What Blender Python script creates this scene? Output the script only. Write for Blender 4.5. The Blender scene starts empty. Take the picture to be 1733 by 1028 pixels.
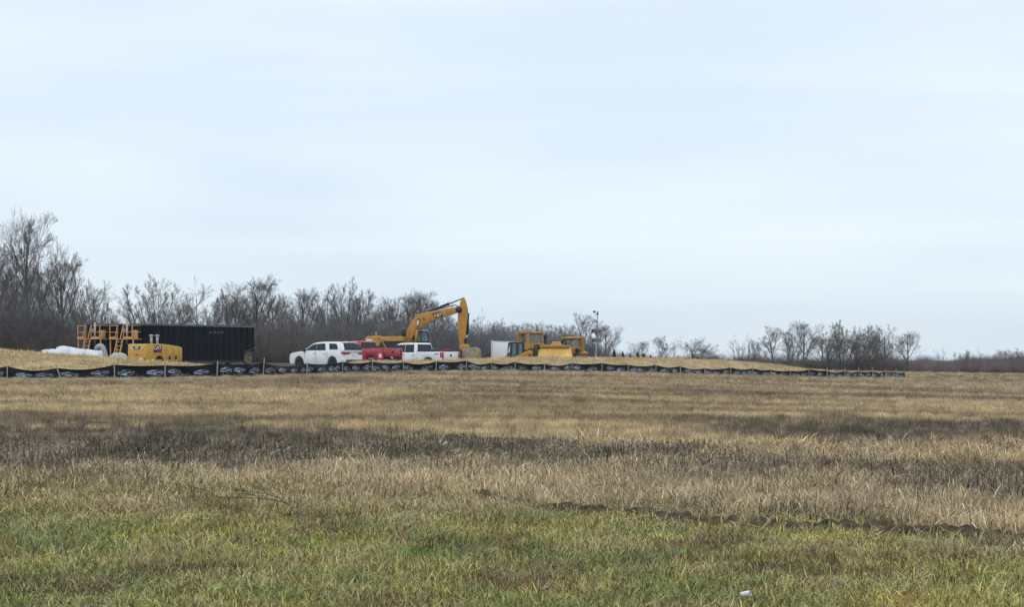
import bpy, bmesh, math, random
import numpy as np
from mathutils import Vector, Matrix, noise as mnoise

random.seed(7)
RNG = np.random.default_rng(11)
SC = bpy.context.scene
COL = SC.collection
R = math.radians

# ------------------------------------------------------------------ camera
FPX, CX, HY, EYE = 3000.0, 866.5, 602.0, 1.8        # focal length and horizon in photo pixels, eye height
cam = bpy.data.cameras.new('camera')
cam.sensor_width = 36.0
cam.lens = FPX / 1733.0 * 36.0
cam.shift_y = (HY - 514.0) / 1733.0
cam.clip_start = 0.1
cam.clip_end = 20000.0
camo = bpy.data.objects.new('camera', cam)
COL.objects.link(camo)
camo.location = (0, 0, EYE)
camo.rotation_euler = (R(90), 0, 0)
SC.camera = camo

# ------------------------------------------------------------------ world: overcast sky
W = bpy.data.worlds.new('World')
SC.world = W
W.use_nodes = True
nt = W.node_tree
nt.nodes.clear()
SUN_EL, SUN_AZ = R(48), R(205)
out = nt.nodes.new('ShaderNodeOutputWorld')
bg = nt.nodes.new('ShaderNodeBackground')
sky = nt.nodes.new('ShaderNodeTexSky')
sky.sky_type = 'NISHITA'
sky.sun_disc = False
sky.sun_elevation = SUN_EL
sky.sun_rotation = SUN_AZ
sky.air_density = 1.0
sky.dust_density = 2.0
skys = nt.nodes.new('ShaderNodeVectorMath'); skys.operation = 'SCALE'; skys.inputs['Scale'].default_value = 0.08
nt.links.new(sky.outputs[0], skys.inputs[0])
tc = nt.nodes.new('ShaderNodeTexCoord')
mp = nt.nodes.new('ShaderNodeMapping'); mp.inputs['Scale'].default_value = (1.3, 1.3, 13.0)
mp.inputs['Rotation'].default_value = (R(1.5), R(-2.0), 0)
nt.links.new(tc.outputs['Generated'], mp.inputs['Vector'])
n1 = nt.nodes.new('ShaderNodeTexNoise'); n1.inputs['Scale'].default_value = 1.9; n1.inputs['Detail'].default_value = 3.0
n1.inputs['Roughness'].default_value = 0.42; n1.inputs['Distortion'].default_value = 0.25
nt.links.new(mp.outputs[0], n1.inputs['Vector'])
mp2 = nt.nodes.new('ShaderNodeMapping'); mp2.inputs['Scale'].default_value = (2.2, 2.2, 5.0)
mp2.inputs['Location'].default_value = (3.1, 1.7, 0.4)
nt.links.new(tc.outputs['Generated'], mp2.inputs['Vector'])
n2 = nt.nodes.new('ShaderNodeTexNoise'); n2.inputs['Scale'].default_value = 1.6; n2.inputs['Detail'].default_value = 2.0
nt.links.new(mp2.outputs[0], n2.inputs['Vector'])
av = nt.nodes.new('ShaderNodeMath'); av.operation = 'MULTIPLY_ADD'; av.inputs[1].default_value = 0.6
sc2 = nt.nodes.new('ShaderNodeMath'); sc2.operation = 'MULTIPLY'; sc2.inputs[1].default_value = 0.4
nt.links.new(n2.outputs[0], sc2.inputs[0])
nt.links.new(n1.outputs[0], av.inputs[0]); nt.links.new(sc2.outputs[0], av.inputs[2])
rp = nt.nodes.new('ShaderNodeValToRGB')
rp.color_ramp.interpolation = 'B_SPLINE'
rp.color_ramp.elements[0].position = 0.35; rp.color_ramp.elements[0].color = (0.665, 0.785, 0.935, 1)
rp.color_ramp.elements[1].position = 0.61; rp.color_ramp.elements[1].color = (0.86, 0.955, 1.0, 1)
nt.links.new(av.outputs[0], rp.inputs[0])
mx = nt.nodes.new('ShaderNodeMix'); mx.data_type = 'RGBA'; mx.inputs[0].default_value = 0.92
nt.links.new(skys.outputs[0], mx.inputs[6]); nt.links.new(rp.outputs[0], mx.inputs[7])
nt.links.new(mx.outputs[2], bg.inputs['Color'])
bg.inputs['Strength'].default_value = 1.1
nt.links.new(bg.outputs[0], out.inputs['Surface'])

# ------------------------------------------------------------------ sun behind cloud
sl = bpy.data.lights.new('sun', 'SUN')
sl.energy = 0.8
sl.angle = R(35)
sl.color = (1.0, 0.97, 0.93)
so = bpy.data.objects.new('sun', sl)
COL.objects.link(so)
sd = Vector((math.sin(SUN_AZ) * math.cos(SUN_EL), math.cos(SUN_AZ) * math.cos(SUN_EL), math.sin(SUN_EL)))
so.rotation_euler = sd.to_track_quat('Z', 'Y').to_euler()
so.location = sd * 300

vs = SC.view_settings
vs.view_transform = 'Standard'
vs.look = 'None'
vs.exposure = 0.0
vs.gamma = 1.0
vs.use_curve_mapping = False
SC.cycles.max_bounces = 5
SC.cycles.diffuse_bounces = 2
SC.cycles.glossy_bounces = 2
SC.cycles.transmission_bounces = 3
SC.cycles.transparent_max_bounces = 6
SC.cycles.volume_bounces = 0
SC.cycles.use_denoising = True

# ------------------------------------------------------------------ helpers
def P(px, py, D):
    """photo pixel + distance -> world point"""
    return Vector(((px - CX) / FPX * D, D, EYE - (py - HY) / FPX * D))

def tag(o, label=None, cat=None, group=None, kind=None):
    if label: o['label'] = label
    if cat: o['category'] = cat
    if group: o['group'] = group
    if kind: o['kind'] = kind
    return o

def empty(name, loc, rz=0.0, sc=1.0):
    o = bpy.data.objects.new(name, None)
    o.empty_display_size = 0.2
    COL.objects.link(o)
    o.location = loc
    o.rotation_euler = (0, 0, rz)
    o.scale = (sc, sc, sc)
    return o

def mk(name, mesh, mat=None, parent=None):
    o = bpy.data.objects.new(name, mesh)
    COL.objects.link(o)
    if mat is not None and len(mesh.materials) == 0:
        mesh.materials.append(mat)
    if parent is not None:
        o.parent = parent
    return o

class MB:
    """collects shapes; build() links them as one mesh object"""
    def __init__(s):
        s.v, s.f, s.sm = [], [], []
    def add(s, v, f, smooth=False):
        b = len(s.v)
        s.v += [tuple(p) for p in v]
        s.f += [tuple(i + b for i in q) for q in f]
        s.sm += [smooth] * len(f)
        return s
    def box(s, c, d, rot=None, taper=(1, 1)):
        x, y, z = d[0] / 2, d[1] / 2, d[2] / 2
        tx, ty = taper
        v = [Vector(p) for p in ((-x, -y, -z), (x, -y, -z), (x, y, -z), (-x, y, -z),
             (-x * tx, -y * ty, z), (x * tx, -y * ty, z), (x * tx, y * ty, z), (-x * tx, y * ty, z))]
        if rot is not None: v = [rot @ p for p in v]
        v = [p + Vector(c) for p in v]
        return s.add(v, [(3, 2, 1, 0), (4, 5, 6, 7), (0, 1, 5, 4), (1, 2, 6, 5), (2, 3, 7, 6), (3, 0, 4, 7)])
    def tube(s, p0, p1, r0, r1=None, n=8, caps=True, smooth=True):
        p0, p1 = Vector(p0), Vector(p1)
        if r1 is None: r1 = r0
        d = (p1 - p0)
        if d.length < 1e-6: return s
        d.normalize()
        a = d.orthogonal().normalized(); b = d.cross(a)
        v = []
        for p, r in ((p0, r0), (p1, r1)):
            for i in range(n):
                t = 2 * math.pi * i / n
                v.append(p + (a * math.cos(t) + b * math.sin(t)) * r)
        s.add(v, [(i, (i + 1) % n, n + (i + 1) % n, n + i) for i in range(n)], smooth)
        if caps:
            s.add(v, [tuple(range(n - 1, -1, -1)), tuple(range(n, 2 * n))])
        return s
    def path(s, pts, r, n=6):
        for a, b in zip(pts[:-1], pts[1:]): s.tube(a, b, r, r, n)
        return s
    def bar(s, p0, p1, w, h, up=(0, 0, 1)):
        """rectangular bar from p0 to p1"""
        p0, p1 = Vector(p0), Vector(p1)
        d = (p1 - p0); L = d.length; d.normalize()
        u = Vector(up); sx = d.cross(u)
        if sx.length < 1e-4: sx = d.cross(Vector((1, 0, 0)))
        sx.normalize(); u = sx.cross(d)
        v = []
        for p in (p0, p1):
            for a, b in ((-1, -1), (1, -1), (1, 1), (-1, 1)):
                v.append(p + sx * a * w / 2 + u * b * h / 2)
        return s.add(v, [(0, 1, 2, 3), (7, 6, 5, 4), (0, 4, 5, 1), (1, 5, 6, 2), (2, 6, 7, 3), (3, 7, 4, 0)])
    def lathe(s, prof, axis='y', c=(0, 0, 0), n=20, smooth=True):
        """prof: (radius, along)"""
        v = []
        for r, h in prof:
            for i in range(n):
                t = 2 * math.pi * i / n
                a, b = r * math.cos(t), r * math.sin(t)
                p = {'y': (a, h, b), 'z': (a, b, h), 'x': (h, a, b)}[axis]
                v.append(Vector(p) + Vector(c))
        f = []
        for k in range(len(prof) - 1):
            for i in range(n):
                j = (i + 1) % n
                f.append((k * n + i, k * n + j, (k + 1) * n + j, (k + 1) * n + i))
        return s.add(v, f, smooth)
    def prism(s, prof, y0, y1):
        """profile in x,z pushed along y; y0 / y1 numbers or functions of (x, z)"""
        f0 = y0 if callable(y0) else (lambda x, z: y0)
        f1 = y1 if callable(y1) else (lambda x, z: y1)
        n = len(prof)
        v = [(x, f0(x, z), z) for x, z in prof] + [(x, f1(x, z), z) for x, z in prof]
        f = [tuple(range(n)), tuple(range(2 * n - 1, n - 1, -1))]
        f += [(i, n + i, n + (i + 1) % n, (i + 1) % n) for i in range(n)]
        return s.add(v, f)
    def poly(s, pts):
        return s.add(pts, [tuple(range(len(pts)))])
    def mesh(s, name, bevel=0.0, segs=2, angle=28, smooth=False):
        me = bpy.data.meshes.new(name)
        me.from_pydata(s.v, [], s.f)
        me.polygons.foreach_set('use_smooth', [bool(q) or smooth for q in s.sm])
        bm = bmesh.new(); bm.from_mesh(me)
        bmesh.ops.remove_doubles(bm, verts=bm.verts, dist=1e-5)
        bmesh.ops.recalc_face_normals(bm, faces=bm.faces)
        if bevel > 0:
            ed = [e for e in bm.edges if len(e.link_faces) == 2 and e.calc_face_angle(0) > R(angle)]
            bmesh.ops.bevel(bm, geom=ed, offset=bevel, segments=segs, profile=0.5, affect='EDGES', clamp_overlap=True)
            for f in bm.faces: f.smooth = True
        big = [f for f in bm.faces if len(f.verts) > 4]
        if big: bmesh.ops.triangulate(bm, faces=big)
        bm.to_mesh(me); bm.free()
        if bevel > 0:
            me.set_sharp_from_angle(angle=R(40))
        return me
    def build(s, name, mat, parent=None, **k):
        return mk(name, s.mesh(name, **k), mat, parent)

def mat(name, col, rough=0.6, metal=0.0, vary=0.12, scale=6.0, bump=0.0, bscale=40.0, spec=0.5, dirt=None, coat=0.0):
    m = bpy.data.materials.new(name)
    m.use_nodes = True
    t = m.node_tree
    b = t.nodes['Principled BSDF']
    b.inputs['Roughness'].default_value = rough
    b.inputs['Metallic'].default_value = metal
    b.inputs['Specular IOR Level'].default_value = spec
    b.inputs['Coat Weight'].default_value = coat
    tc = t.nodes.new('ShaderNodeTexCoord')
    n = t.nodes.new('ShaderNodeTexNoise'); n.inputs['Scale'].default_value = scale; n.inputs['Detail'].default_value = 5
    t.links.new(tc.outputs['Object'], n.inputs['Vector'])
    r = t.nodes.new('ShaderNodeValToRGB')
    c = np.array(col[:3])
    r.color_ramp.elements[0].position = 0.3
    r.color_ramp.elements[1].position = 0.7
    r.color_ramp.elements[0].color = (*np.clip(c * (1 - vary), 0, 1), 1)
    r.color_ramp.elements[1].color = (*np.clip(c * (1 + vary), 0, 1), 1)
    t.links.new(n.outputs[0], r.inputs[0])
    src = r.outputs[0]
    if dirt is not None:
        n3 = t.nodes.new('ShaderNodeTexNoise'); n3.inputs['Scale'].default_value = 2.3; n3.inputs['Detail'].default_value = 8
        n3.inputs['Roughness'].default_value = 0.7
        t.links.new(tc.outputs['Object'], n3.inputs['Vector'])
        r3 = t.nodes.new('ShaderNodeValToRGB')
        r3.color_ramp.elements[0].position = 0.5; r3.color_ramp.elements[0].color = (0, 0, 0, 1)
        r3.color_ramp.elements[1].position = 0.75; r3.color_ramp.elements[1].color = (dirt[3],) * 3 + (1,)
        t.links.new(n3.outputs[0], r3.inputs[0])
        mm = t.nodes.new('ShaderNodeMix'); mm.data_type = 'RGBA'
        t.links.new(r3.outputs[0], mm.inputs[0]); t.links.new(src, mm.inputs[6])
        mm.inputs[7].default_value = (*dirt[:3], 1)
        src = mm.outputs[2]
    t.links.new(src, b.inputs['Base Color'])
    if bump > 0:
        n2 = t.nodes.new('ShaderNodeTexNoise'); n2.inputs['Scale'].default_value = bscale; n2.inputs['Detail'].default_value = 4
        t.links.new(tc.outputs['Object'], n2.inputs['Vector'])
        bp = t.nodes.new('ShaderNodeBump'); bp.inputs['Strength'].default_value = bump; bp.inputs['Distance'].default_value = 0.02
        t.links.new(n2.outputs[0], bp.inputs['Height'])
        t.links.new(bp.outputs[0], b.inputs['Normal'])
    return m

def plant_mat(name, col, rough=0.55):
    """blade colour = colour of the clump (instance) x colour of the blade (mesh)"""
    m = bpy.data.materials.new(name); m.use_nodes = True
    t = m.node_tree; b = t.nodes['Principled BSDF']
    b.inputs['Roughness'].default_value = rough
    b.inputs['Specular IOR Level'].default_value = 0.35
    a = t.nodes.new('ShaderNodeAttribute'); a.attribute_type = 'INSTANCER'; a.attribute_name = 'tint'
    g = t.nodes.new('ShaderNodeAttribute'); g.attribute_type = 'GEOMETRY'; g.attribute_name = 'shade'
    mu = t.nodes.new('ShaderNodeVectorMath'); mu.operation = 'MULTIPLY'
    t.links.new(a.outputs['Vector'], mu.inputs[0]); t.links.new(g.outputs['Vector'], mu.inputs[1])
    mu2 = t.nodes.new('ShaderNodeVectorMath'); mu2.operation = 'MULTIPLY'; mu2.inputs[1].default_value = col
    t.links.new(mu.outputs[0], mu2.inputs[0])
    t.links.new(mu2.outputs[0], b.inputs['Base Color'])
    return m

YEL = mat('machine_yellow', (0.50, 0.235, 0.024), 0.5, vary=0.16, scale=3, dirt=(0.22, 0.15, 0.085, 0.6))
YELP = mat('pale_safety_yellow', (0.62, 0.33, 0.12), 0.55, vary=0.15, dirt=(0.25, 0.15, 0.08, 0.6))
YELG = mat('generator_yellow', (0.60, 0.34, 0.05), 0.45, vary=0.06, dirt=(0.34, 0.25, 0.14, 0.35))
BLK = mat('black_steel', (0.012, 0.014, 0.02), 0.5, vary=0.3, dirt=(0.03, 0.03, 0.035, 0.6))
TANK = mat('tank_black_paint', (0.002, 0.0045, 0.009), 0.5, spec=0.10, vary=0.3, scale=2, dirt=(0.009, 0.013, 0.018, 0.6))
TANKROOF = mat('tank_roof_worn', (0.10, 0.11, 0.13), 0.5, vary=0.5, scale=1.5)
RUB = mat('rubber', (0.02, 0.02, 0.021), 0.85, vary=0.25, dirt=(0.12, 0.1, 0.08, 0.5))
MUD = mat('muddy_rubber', (0.20, 0.17, 0.11), 0.9, vary=0.35, dirt=(0.3, 0.25, 0.17, 0.6))
RIM = mat('alloy_rim', (0.05, 0.05, 0.055), 0.35, 0.6)
GLS = mat('tinted_glass', (0.012, 0.018, 0.028), 0.08, vary=0.2, scale=1.2, spec=0.3)
GLSG = mat('green_cab_glass', (0.10, 0.17, 0.18), 0.06, vary=0.35, scale=1.5, spec=0.6)
WHT = mat('white_car_paint', (0.80, 0.82, 0.84), 0.28, vary=0.015, coat=0.4, dirt=(0.6, 0.58, 0.55, 0.15))
RED = mat('maroon_red_car_paint', (0.40, 0.014, 0.058), 0.3, vary=0.05, coat=0.5, dirt=(0.3, 0.03, 0.06, 0.3))
TRIMB = mat('black_plastic_trim', (0.015, 0.015, 0.016), 0.55)
LAMP = mat('red_lamp_lens', (0.45, 0.008, 0.02), 0.15, coat=0.6)
LAMPD = mat('dark_red_lamp_lens', (0.22, 0.006, 0.03), 0.15, coat=0.6)
CHRM = mat('chrome', (0.6, 0.6, 0.62), 0.2, 0.9)
GREY = mat('galvanized_grey', (0.38, 0.38, 0.37), 0.5, 0.3, vary=0.15)
WHTP = mat('white_panel', (0.84, 0.85, 0.87), 0.45, vary=0.03, dirt=(0.6, 0.6, 0.6, 0.3))
SIGNW = mat('white_print', (0.8, 0.8, 0.8), 0.5, vary=0.02)
SIGNK = mat('black_print', (0.012, 0.012, 0.013), 0.5)
SIGNR = mat('red_print', (0.5, 0.02, 0.02), 0.5)
SIGNY = mat('yellow_print', (0.75, 0.45, 0.02), 0.5)
WOOD = mat('grey_stake_wood', (0.36, 0.31, 0.25), 0.85, vary=0.3, scale=14)
FAB = mat('black_silt_fabric', (0.006, 0.008, 0.014), 0.65, spec=0.18, dirt=(0.05, 0.042, 0.032, 0.45), vary=0.35, scale=5, bump=0.25, bscale=60)
PRINT = mat('pale_blue_fabric_print', (0.27, 0.33, 0.44), 0.65, vary=0.35, scale=5, spec=0.2)
TARP = mat('white_tarp', (0.72, 0.74, 0.80), 0.55, vary=0.07, scale=3)
BARK = mat('bark', (0.085, 0.075, 0.07), 0.9, vary=0.3, scale=4)
BARKD = mat('dark_bark', (0.06, 0.053, 0.052), 0.9, vary=0.3, scale=4)
TWIG = mat('twig_bark', (0.155, 0.135, 0.125), 0.9, vary=0.25, scale=1.0)
NEED = mat('dark_needles', (0.022, 0.035, 0.026), 0.85, vary=0.35, scale=5)

def text(body, size, parent, m, loc, rot, name='lettering', ext=0.004):
    cu = bpy.data.curves.new(name, 'FONT')
    cu.body = body; cu.size = size; cu.extrude = ext; cu.align_x = 'CENTER'; cu.align_y = 'CENTER'
    cu.offset = size * 0.02
    tmp = bpy.data.objects.new('tmp', cu)
    COL.objects.link(tmp)
    bpy.context.view_layer.update()
    me = bpy.data.meshes.new_from_object(tmp)
    bpy.data.objects.remove(tmp)
    o = mk(name, me, m, parent)
    o.location = loc; o.rotation_euler = rot
    return o

# ------------------------------------------------------------------ terrain heights
FENCE_PX = [(-190, 642, 83), (-80, 641, 83), (12, 640, 83), (105, 640, 83.5), (194, 640, 84), (280, 640, 85), (367, 637, 87), (445, 636, 90),
            (519, 633, 94), (579, 631, 98), (630, 630.5, 101), (683, 628.5, 104), (738, 627.5, 106), (790, 627.5, 108),
            (832, 627.5, 109.5), (872, 628, 111), (922, 629, 113), (971, 629, 115), (1018, 630, 117), (1063, 632, 119),
            (1110, 632.5, 121.5), (1152, 633.5, 123.5), (1193, 635, 125.5), (1237, 635.5, 128), (1275, 636.5, 130.5),
            (1306, 637.5, 132.5), (1338, 638, 134.5), (1369, 638.5, 136.5), (1400, 639, 138.5), (1429, 639.3, 140.5),
            (1454, 639.5, 142.5), (1476, 639.6, 144.5), (1499, 639.7, 146.5), (1517, 640, 148.3), (1532, 640, 150)]
_ctl = []
for x, y, D in FENCE_PX[::2]:
    _ctl.append(tuple(P(x, y + 0.8, D)))
for px, D, z in ((551, 117, .92), (612, 122, .86), (706, 128, .74), (300, 143, 1.06), (250, 106, .92), (690, 165, 1.0),
                 (890, 142, .72), (950, 152, .85), (860, 176, .95), (1010, 165, .7), (-200, 150, 1.1), (-200, 110, .95), (0, 175, 1.0),
                 (300, 190, 1.0), (585, 215, .9), (700, 255, .6), (900, 340, 0.0), (1180, 270, -.3), (1400, 222, -.15), (1540, 245, -.7),
                 (1733, 280, -1.0), (1700, 200, -.5), (1733, 150, -.35), (1500, 120, .05), (1733, 120, -.15), (1300, 100, .35), (1733, 80, -.02),
                 (866, 80, .55), (300, 65, .45), (0, 60, .38), (866, 60, .33), (1400, 60, .15), (0, 45, .2), (866, 45, .17), (1733, 45, .03),
                 (0, 30, .06), (866, 30, .04), (1733, 30, 0), (0, 18, 0), (866, 18, 0), (1733, 18, 0), (0, 8, 0), (866, 4, 0), (1733, 8, 0),
                 (2300, 110, -.3), (2200, 220, -.9), (-900, 90, .8), (-800, 200, 1.0), (866, 500, -.6), (1733, 480, -1.3), (0, 450, 0)):
    _ctl.append(((px - CX) / FPX * D, D, z))
_ctl = np.array(_ctl)
_cx, _cz = _ctl[:, :2] / 100.0, _ctl[:, 2]
def _tpsk(d2): return np.where(d2 > 1e-12, 0.5 * d2 * np.log(d2 + 1e-12), 0.0)
def _tps_fit(c, z, lam=0.004):
    n = len(c)
    d2 = ((c[:, None] - c[None]) ** 2).sum(-1)
    K = _tpsk(d2) + lam * np.eye(n)
    Pm = np.c_[np.ones(n), c]
    A = np.block([[K, Pm], [Pm.T, np.zeros((3, 3))]])
    return np.linalg.solve(A, np.r_[z, 0, 0, 0])
_tw = _tps_fit(_cx, _cz, 0.0006)
def zg(X, Y):
    X = np.asarray(X, float); Y = np.asarray(Y, float)
    sh = np.broadcast(X, Y).shape
    q = np.c_[np.broadcast_to(X, sh).ravel(), np.broadcast_to(Y, sh).ravel()] / 100.0
    z = np.zeros(len(q))
    for i0 in range(0, len(q), 20000):
        p = q[i0:i0 + 20000]
        d2 = ((p[:, None] - _cx[None]) ** 2).sum(-1)
        z[i0:i0 + 20000] = _tpsk(d2) @ _tw[:-3] + _tw[-3] + p @ _tw[-2:]
    # fade to a level plain away from the place in view
    x, y = q[:, 0] * 100, q[:, 1] * 100
    out_ = np.maximum(np.maximum((np.abs(x) - 90) / 160, (y - 330) / 250), (6 - y) / 12)
    k = np.clip(out_, 0, 1); k = k * k * (3 - 2 * k)
    far = np.where(y < 40, 0.0, -1.2)
    z = np.clip(z, -2.0, 1.6) * (1 - k) + far * k
    return z.reshape(sh)
def G(px, D):
    x = (px - CX) / FPX * D
    return Vector((x, D, float(zg(x, D))))

# ------------------------------------------------------------------ ground sheet
def ground_y(px, py):
    """distance at which the ground shows at a photo pixel"""
    D = np.linspace(8, 300, 1500)
    z = zg((px - CX) / FPX * D, D)
    yy = HY + (EYE - z) / D * FPX
    k = np.where(yy <= py)[0]
    return float(D[k[0]]) if len(k) else 300.0

def vnoise(x, y, scale, seed=0, octaves=3):
    x = np.asarray(x, float) / scale; y = np.asarray(y, float) / scale
    tot, amp, nrm = 0.0, 1.0, 0.0
    for o in range(octaves):
        xi, yi = np.floor(x), np.floor(y)
        fx, fy = x - xi, y - yi
        fx = fx * fx * (3 - 2 * fx); fy = fy * fy * (3 - 2 * fy)
        def h(a, b):
            s = np.sin(a * 127.1 + b * 311.7 + (seed + o) * 74.7) * 43758.5453
            return s - np.floor(s)
        v = (h(xi, yi) * (1 - fx) + h(xi + 1, yi) * fx) * (1 - fy) + (h(xi, yi + 1) * (1 - fx) + h(xi + 1, yi + 1) * fx) * fy
        tot = tot + v * amp; nrm += amp
        amp *= 0.55; x = x * 2.03 + 7.1; y = y * 2.03 - 3.3
    return tot / nrm

def line(pts):
    """photo polyline on the ground -> distance as a function of world x"""
    w = []
    pts = [(pts[0][0] - 500, pts[0][1] + (pts[0][1] - pts[1][1]) * 0.3)] + pts + [(pts[-1][0] + 500, pts[-1][1] + (pts[-1][1] - pts[-2][1]) * 0.3)]
    for px, py in pts:
        D = ground_y(px, py)
        w.append(((px - CX) / FPX * D, D))
    w.sort()
    a = np.array(w)
    return lambda X: np.interp(X, a[:, 0], a[:, 1])

L_green = line([(0, 862), (300, 872), (500, 872), (866, 892), (1100, 898), (1300, 902), (1733, 930)])
L_mix = line([(0, 822), (300, 822), (500, 826), (866, 858), (1000, 872), (1100, 878), (1300, 893), (1733, 922)])
L_tan1 = line([(0, 808), (300, 812), (450, 800), (600, 786), (866, 790), (1100, 800), (1400, 822), (1733, 862)])
L_drk1 = line([(0, 716), (300, 722), (600, 735), (866, 754), (1000, 762), (1150, 770), (1300, 782), (1733, 806)])
L_tan2 = line([(0, 660), (600, 665), (866, 668), (1733, 690)])
L_d2a = line([(1100, 742), (1250, 745), (1450, 750), (1733, 754)])
L_d2b = line([(1100, 734), (1250, 716), (1450, 712), (1733, 722)])
_fx = np.array([P(x, y, D)[0] for x, y, D in FENCE_PX]); _fy = np.array([D for x, y, D in FENCE_PX])
def fenceY(X): return np.interp(X, _fx, _fy, right=1e9)

def zones(X, Y):
    """colour, height and mix of the plant cover at a spot of the field"""
    X = np.asarray(X, float); Y = np.asarray(Y, float)
    wob = (vnoise(X, Y, 2.2, 3) - 0.5) * 2
    Yw = Y * (1 + 0.13 * wob + 0.13 * (vnoise(X, Y * 1.5, 0.7, 8) - 0.5) * 2)
    def step(a, w): return 1 / (1 + np.exp(-np.clip(a / w, -30, 30)))
    s = 0.02 * Y
    green = 1 - step(Yw - L_green(X), s * 1.1)
    mixz = step(Yw - L_green(X), s) * (1 - step(Yw - L_mix(X), s))
    tan1 = step(Yw - L_mix(X), s * 0.6) * (1 - step(Yw - L_tan1(X), s * 0.8))
    drk1 = step(Yw - L_tan1(X), s * 0.8) * (1 - step(Yw - L_drk1(X), s * 0.7))
    d2 = step(Yw - L_d2a(X), s * 0.7) * (1 - step(Yw - L_d2b(X), s * 0.7)) * step(X - np.interp(Y, [20, 60], [2.0, 5.5]), 1.0)
    tan2 = step(Yw - L_drk1(X), s * 0.7) * (1 - d2)
    # the dark strip fades into brown stubble along its length
    fade = np.clip((X + 2.0) / 9.0, 0, 1)
    nz = vnoise(X, Y, 1.6, 21)
    nb = vnoise(X * 0.35, Y, 3.0, 33)
    C = lambda r, g, b: np.array([r, g, b])[None, :]
    e = lambda a: a.reshape(-1, 1)
    X_, Y_ = X.ravel(), Y.ravel()
    nzr, nbr = nz.ravel(), nb.ravel()
    def msk(sc, seed, lo, gain): return e(np.clip((vnoise(X_, Y_, sc, seed) - lo) * gain, 0, 1))
    side = e(np.clip((X_ / np.maximum(Y_, 5) + .05) / .3, -.4, 1))          # drier towards the far end of the verge
    gy, gt, gb, gd = np.clip(msk(1.5, 5, .42, 5) * .8 + .35 * side, 0, 1), np.clip(msk(0.8, 15, .50, 5) + .25 * side, 0, 1), msk(0.6, 25, .45, 4), msk(0.9, 35, .56, 7)
    cg = C(.165, .205, .058) * (1 - gy) + C(.38, .325, .09) * gy
    cg = cg * (1 - .7 * gt) + C(.46, .36, .17) * .7 * gt
    cg = cg * (1 - .5 * gb) + C(.235, .28, .10) * .5 * gb
    cg = cg * (1 - .75 * gd) + C(.14, .095, .045) * .75 * gd
    cm = C(.43, .35, .165) * (1 - gt) + C(.54, .42, .25) * gt
    cm = cm * (1 - .6 * gd) + C(.24, .21, .075) * .6 * gd
    mot = .45 + 1.0 * e(vnoise(X_, Y_, .55, 51, 2)) 
    ct1 = C(.54, .425, .275) * (0.72 + 0.56 * e(nzr)) * mot
    kd = np.clip((nzr - 0.40) * 3.2, 0, 1)
    kd2 = msk(0.7, 61, .50, 5)
    cd = (C(.105, .080, .056) * (1 - e(kd)) + C(.30, .232, .155) * e(kd))
    cd = cd * (1 - .6 * kd2) + C(.40, .33, .245) * .6 * kd2
    fd = e(fade.ravel()) * 0.7
    cd = cd * (1 - fd) + C(.36, .28, .18) * fd * mot
    streak = np.clip((nbr - 0.44) * 3.6, 0, 1)
    ct2 = C(.60, .465, .275) * (1 - e(streak)) + C(.28, .205, .130) * e(streak)
    ct2 = ct2 * (0.78 + 0.44 * e(nzr)) * mot
    nearf = np.clip((Y_ - 62) / 14, 0, 1)
    cfar = C(.50, .385, .24) * (1 - e(streak)) + C(.215, .158, .105) * e(streak)
    ct2 = ct2 * (1 - e(nearf)) + cfar * e(nearf)
    cd2 = C(.145, .11, .08) * (0.65 + 0.7 * e(nzr)) * mot
    g_, m_, a_, d_, t_, q_ = [k.ravel() for k in (green, mixz, tan1, drk1, tan2, d2)]
    w = g_ + m_ + a_ + d_ + t_ + q_ + 1e-6
    col = (cg * e(g_) + cm * e(m_) + ct1 * e(a_) + cd * e(d_) + ct2 * e(t_) + cd2 * e(q_)) / e(w)
    h = (.06 * g_ + .08 * m_ + .155 * a_ + .10 * d_ + .14 * t_ + .13 * q_) / w
    h = h * (.6 + .8 * vnoise(X_, Y_, .9, 71))
    # shorter towards the fence
    gap = np.clip((fenceY(X_) - Y_) / 16, 0, 1)
    h = h * (0.26 + 0.74 * gap)
    dark = (d_ * (1 - 0.55 * fade.ravel()) + q_) / w
    # dark furrow edge where the tall dead grass ends
    fur = np.exp(-((Yw.ravel() - L_mix(X_) * 1.015) / (0.022 * Y_)) ** 2) * np.clip((X_ + 0.6) / 2.5, 0, 1)
    fur2 = np.exp(-((Yw.ravel() - L_drk1(X_) * 0.985) / (0.02 * Y_)) ** 2) * 0.8 * np.clip((nzr - 0.35) * 5, 0, 1)
    fur = np.clip(fur + fur2, 0, 1)
    return col, h, g_ / w, m_ / w, dark, fur

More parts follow.
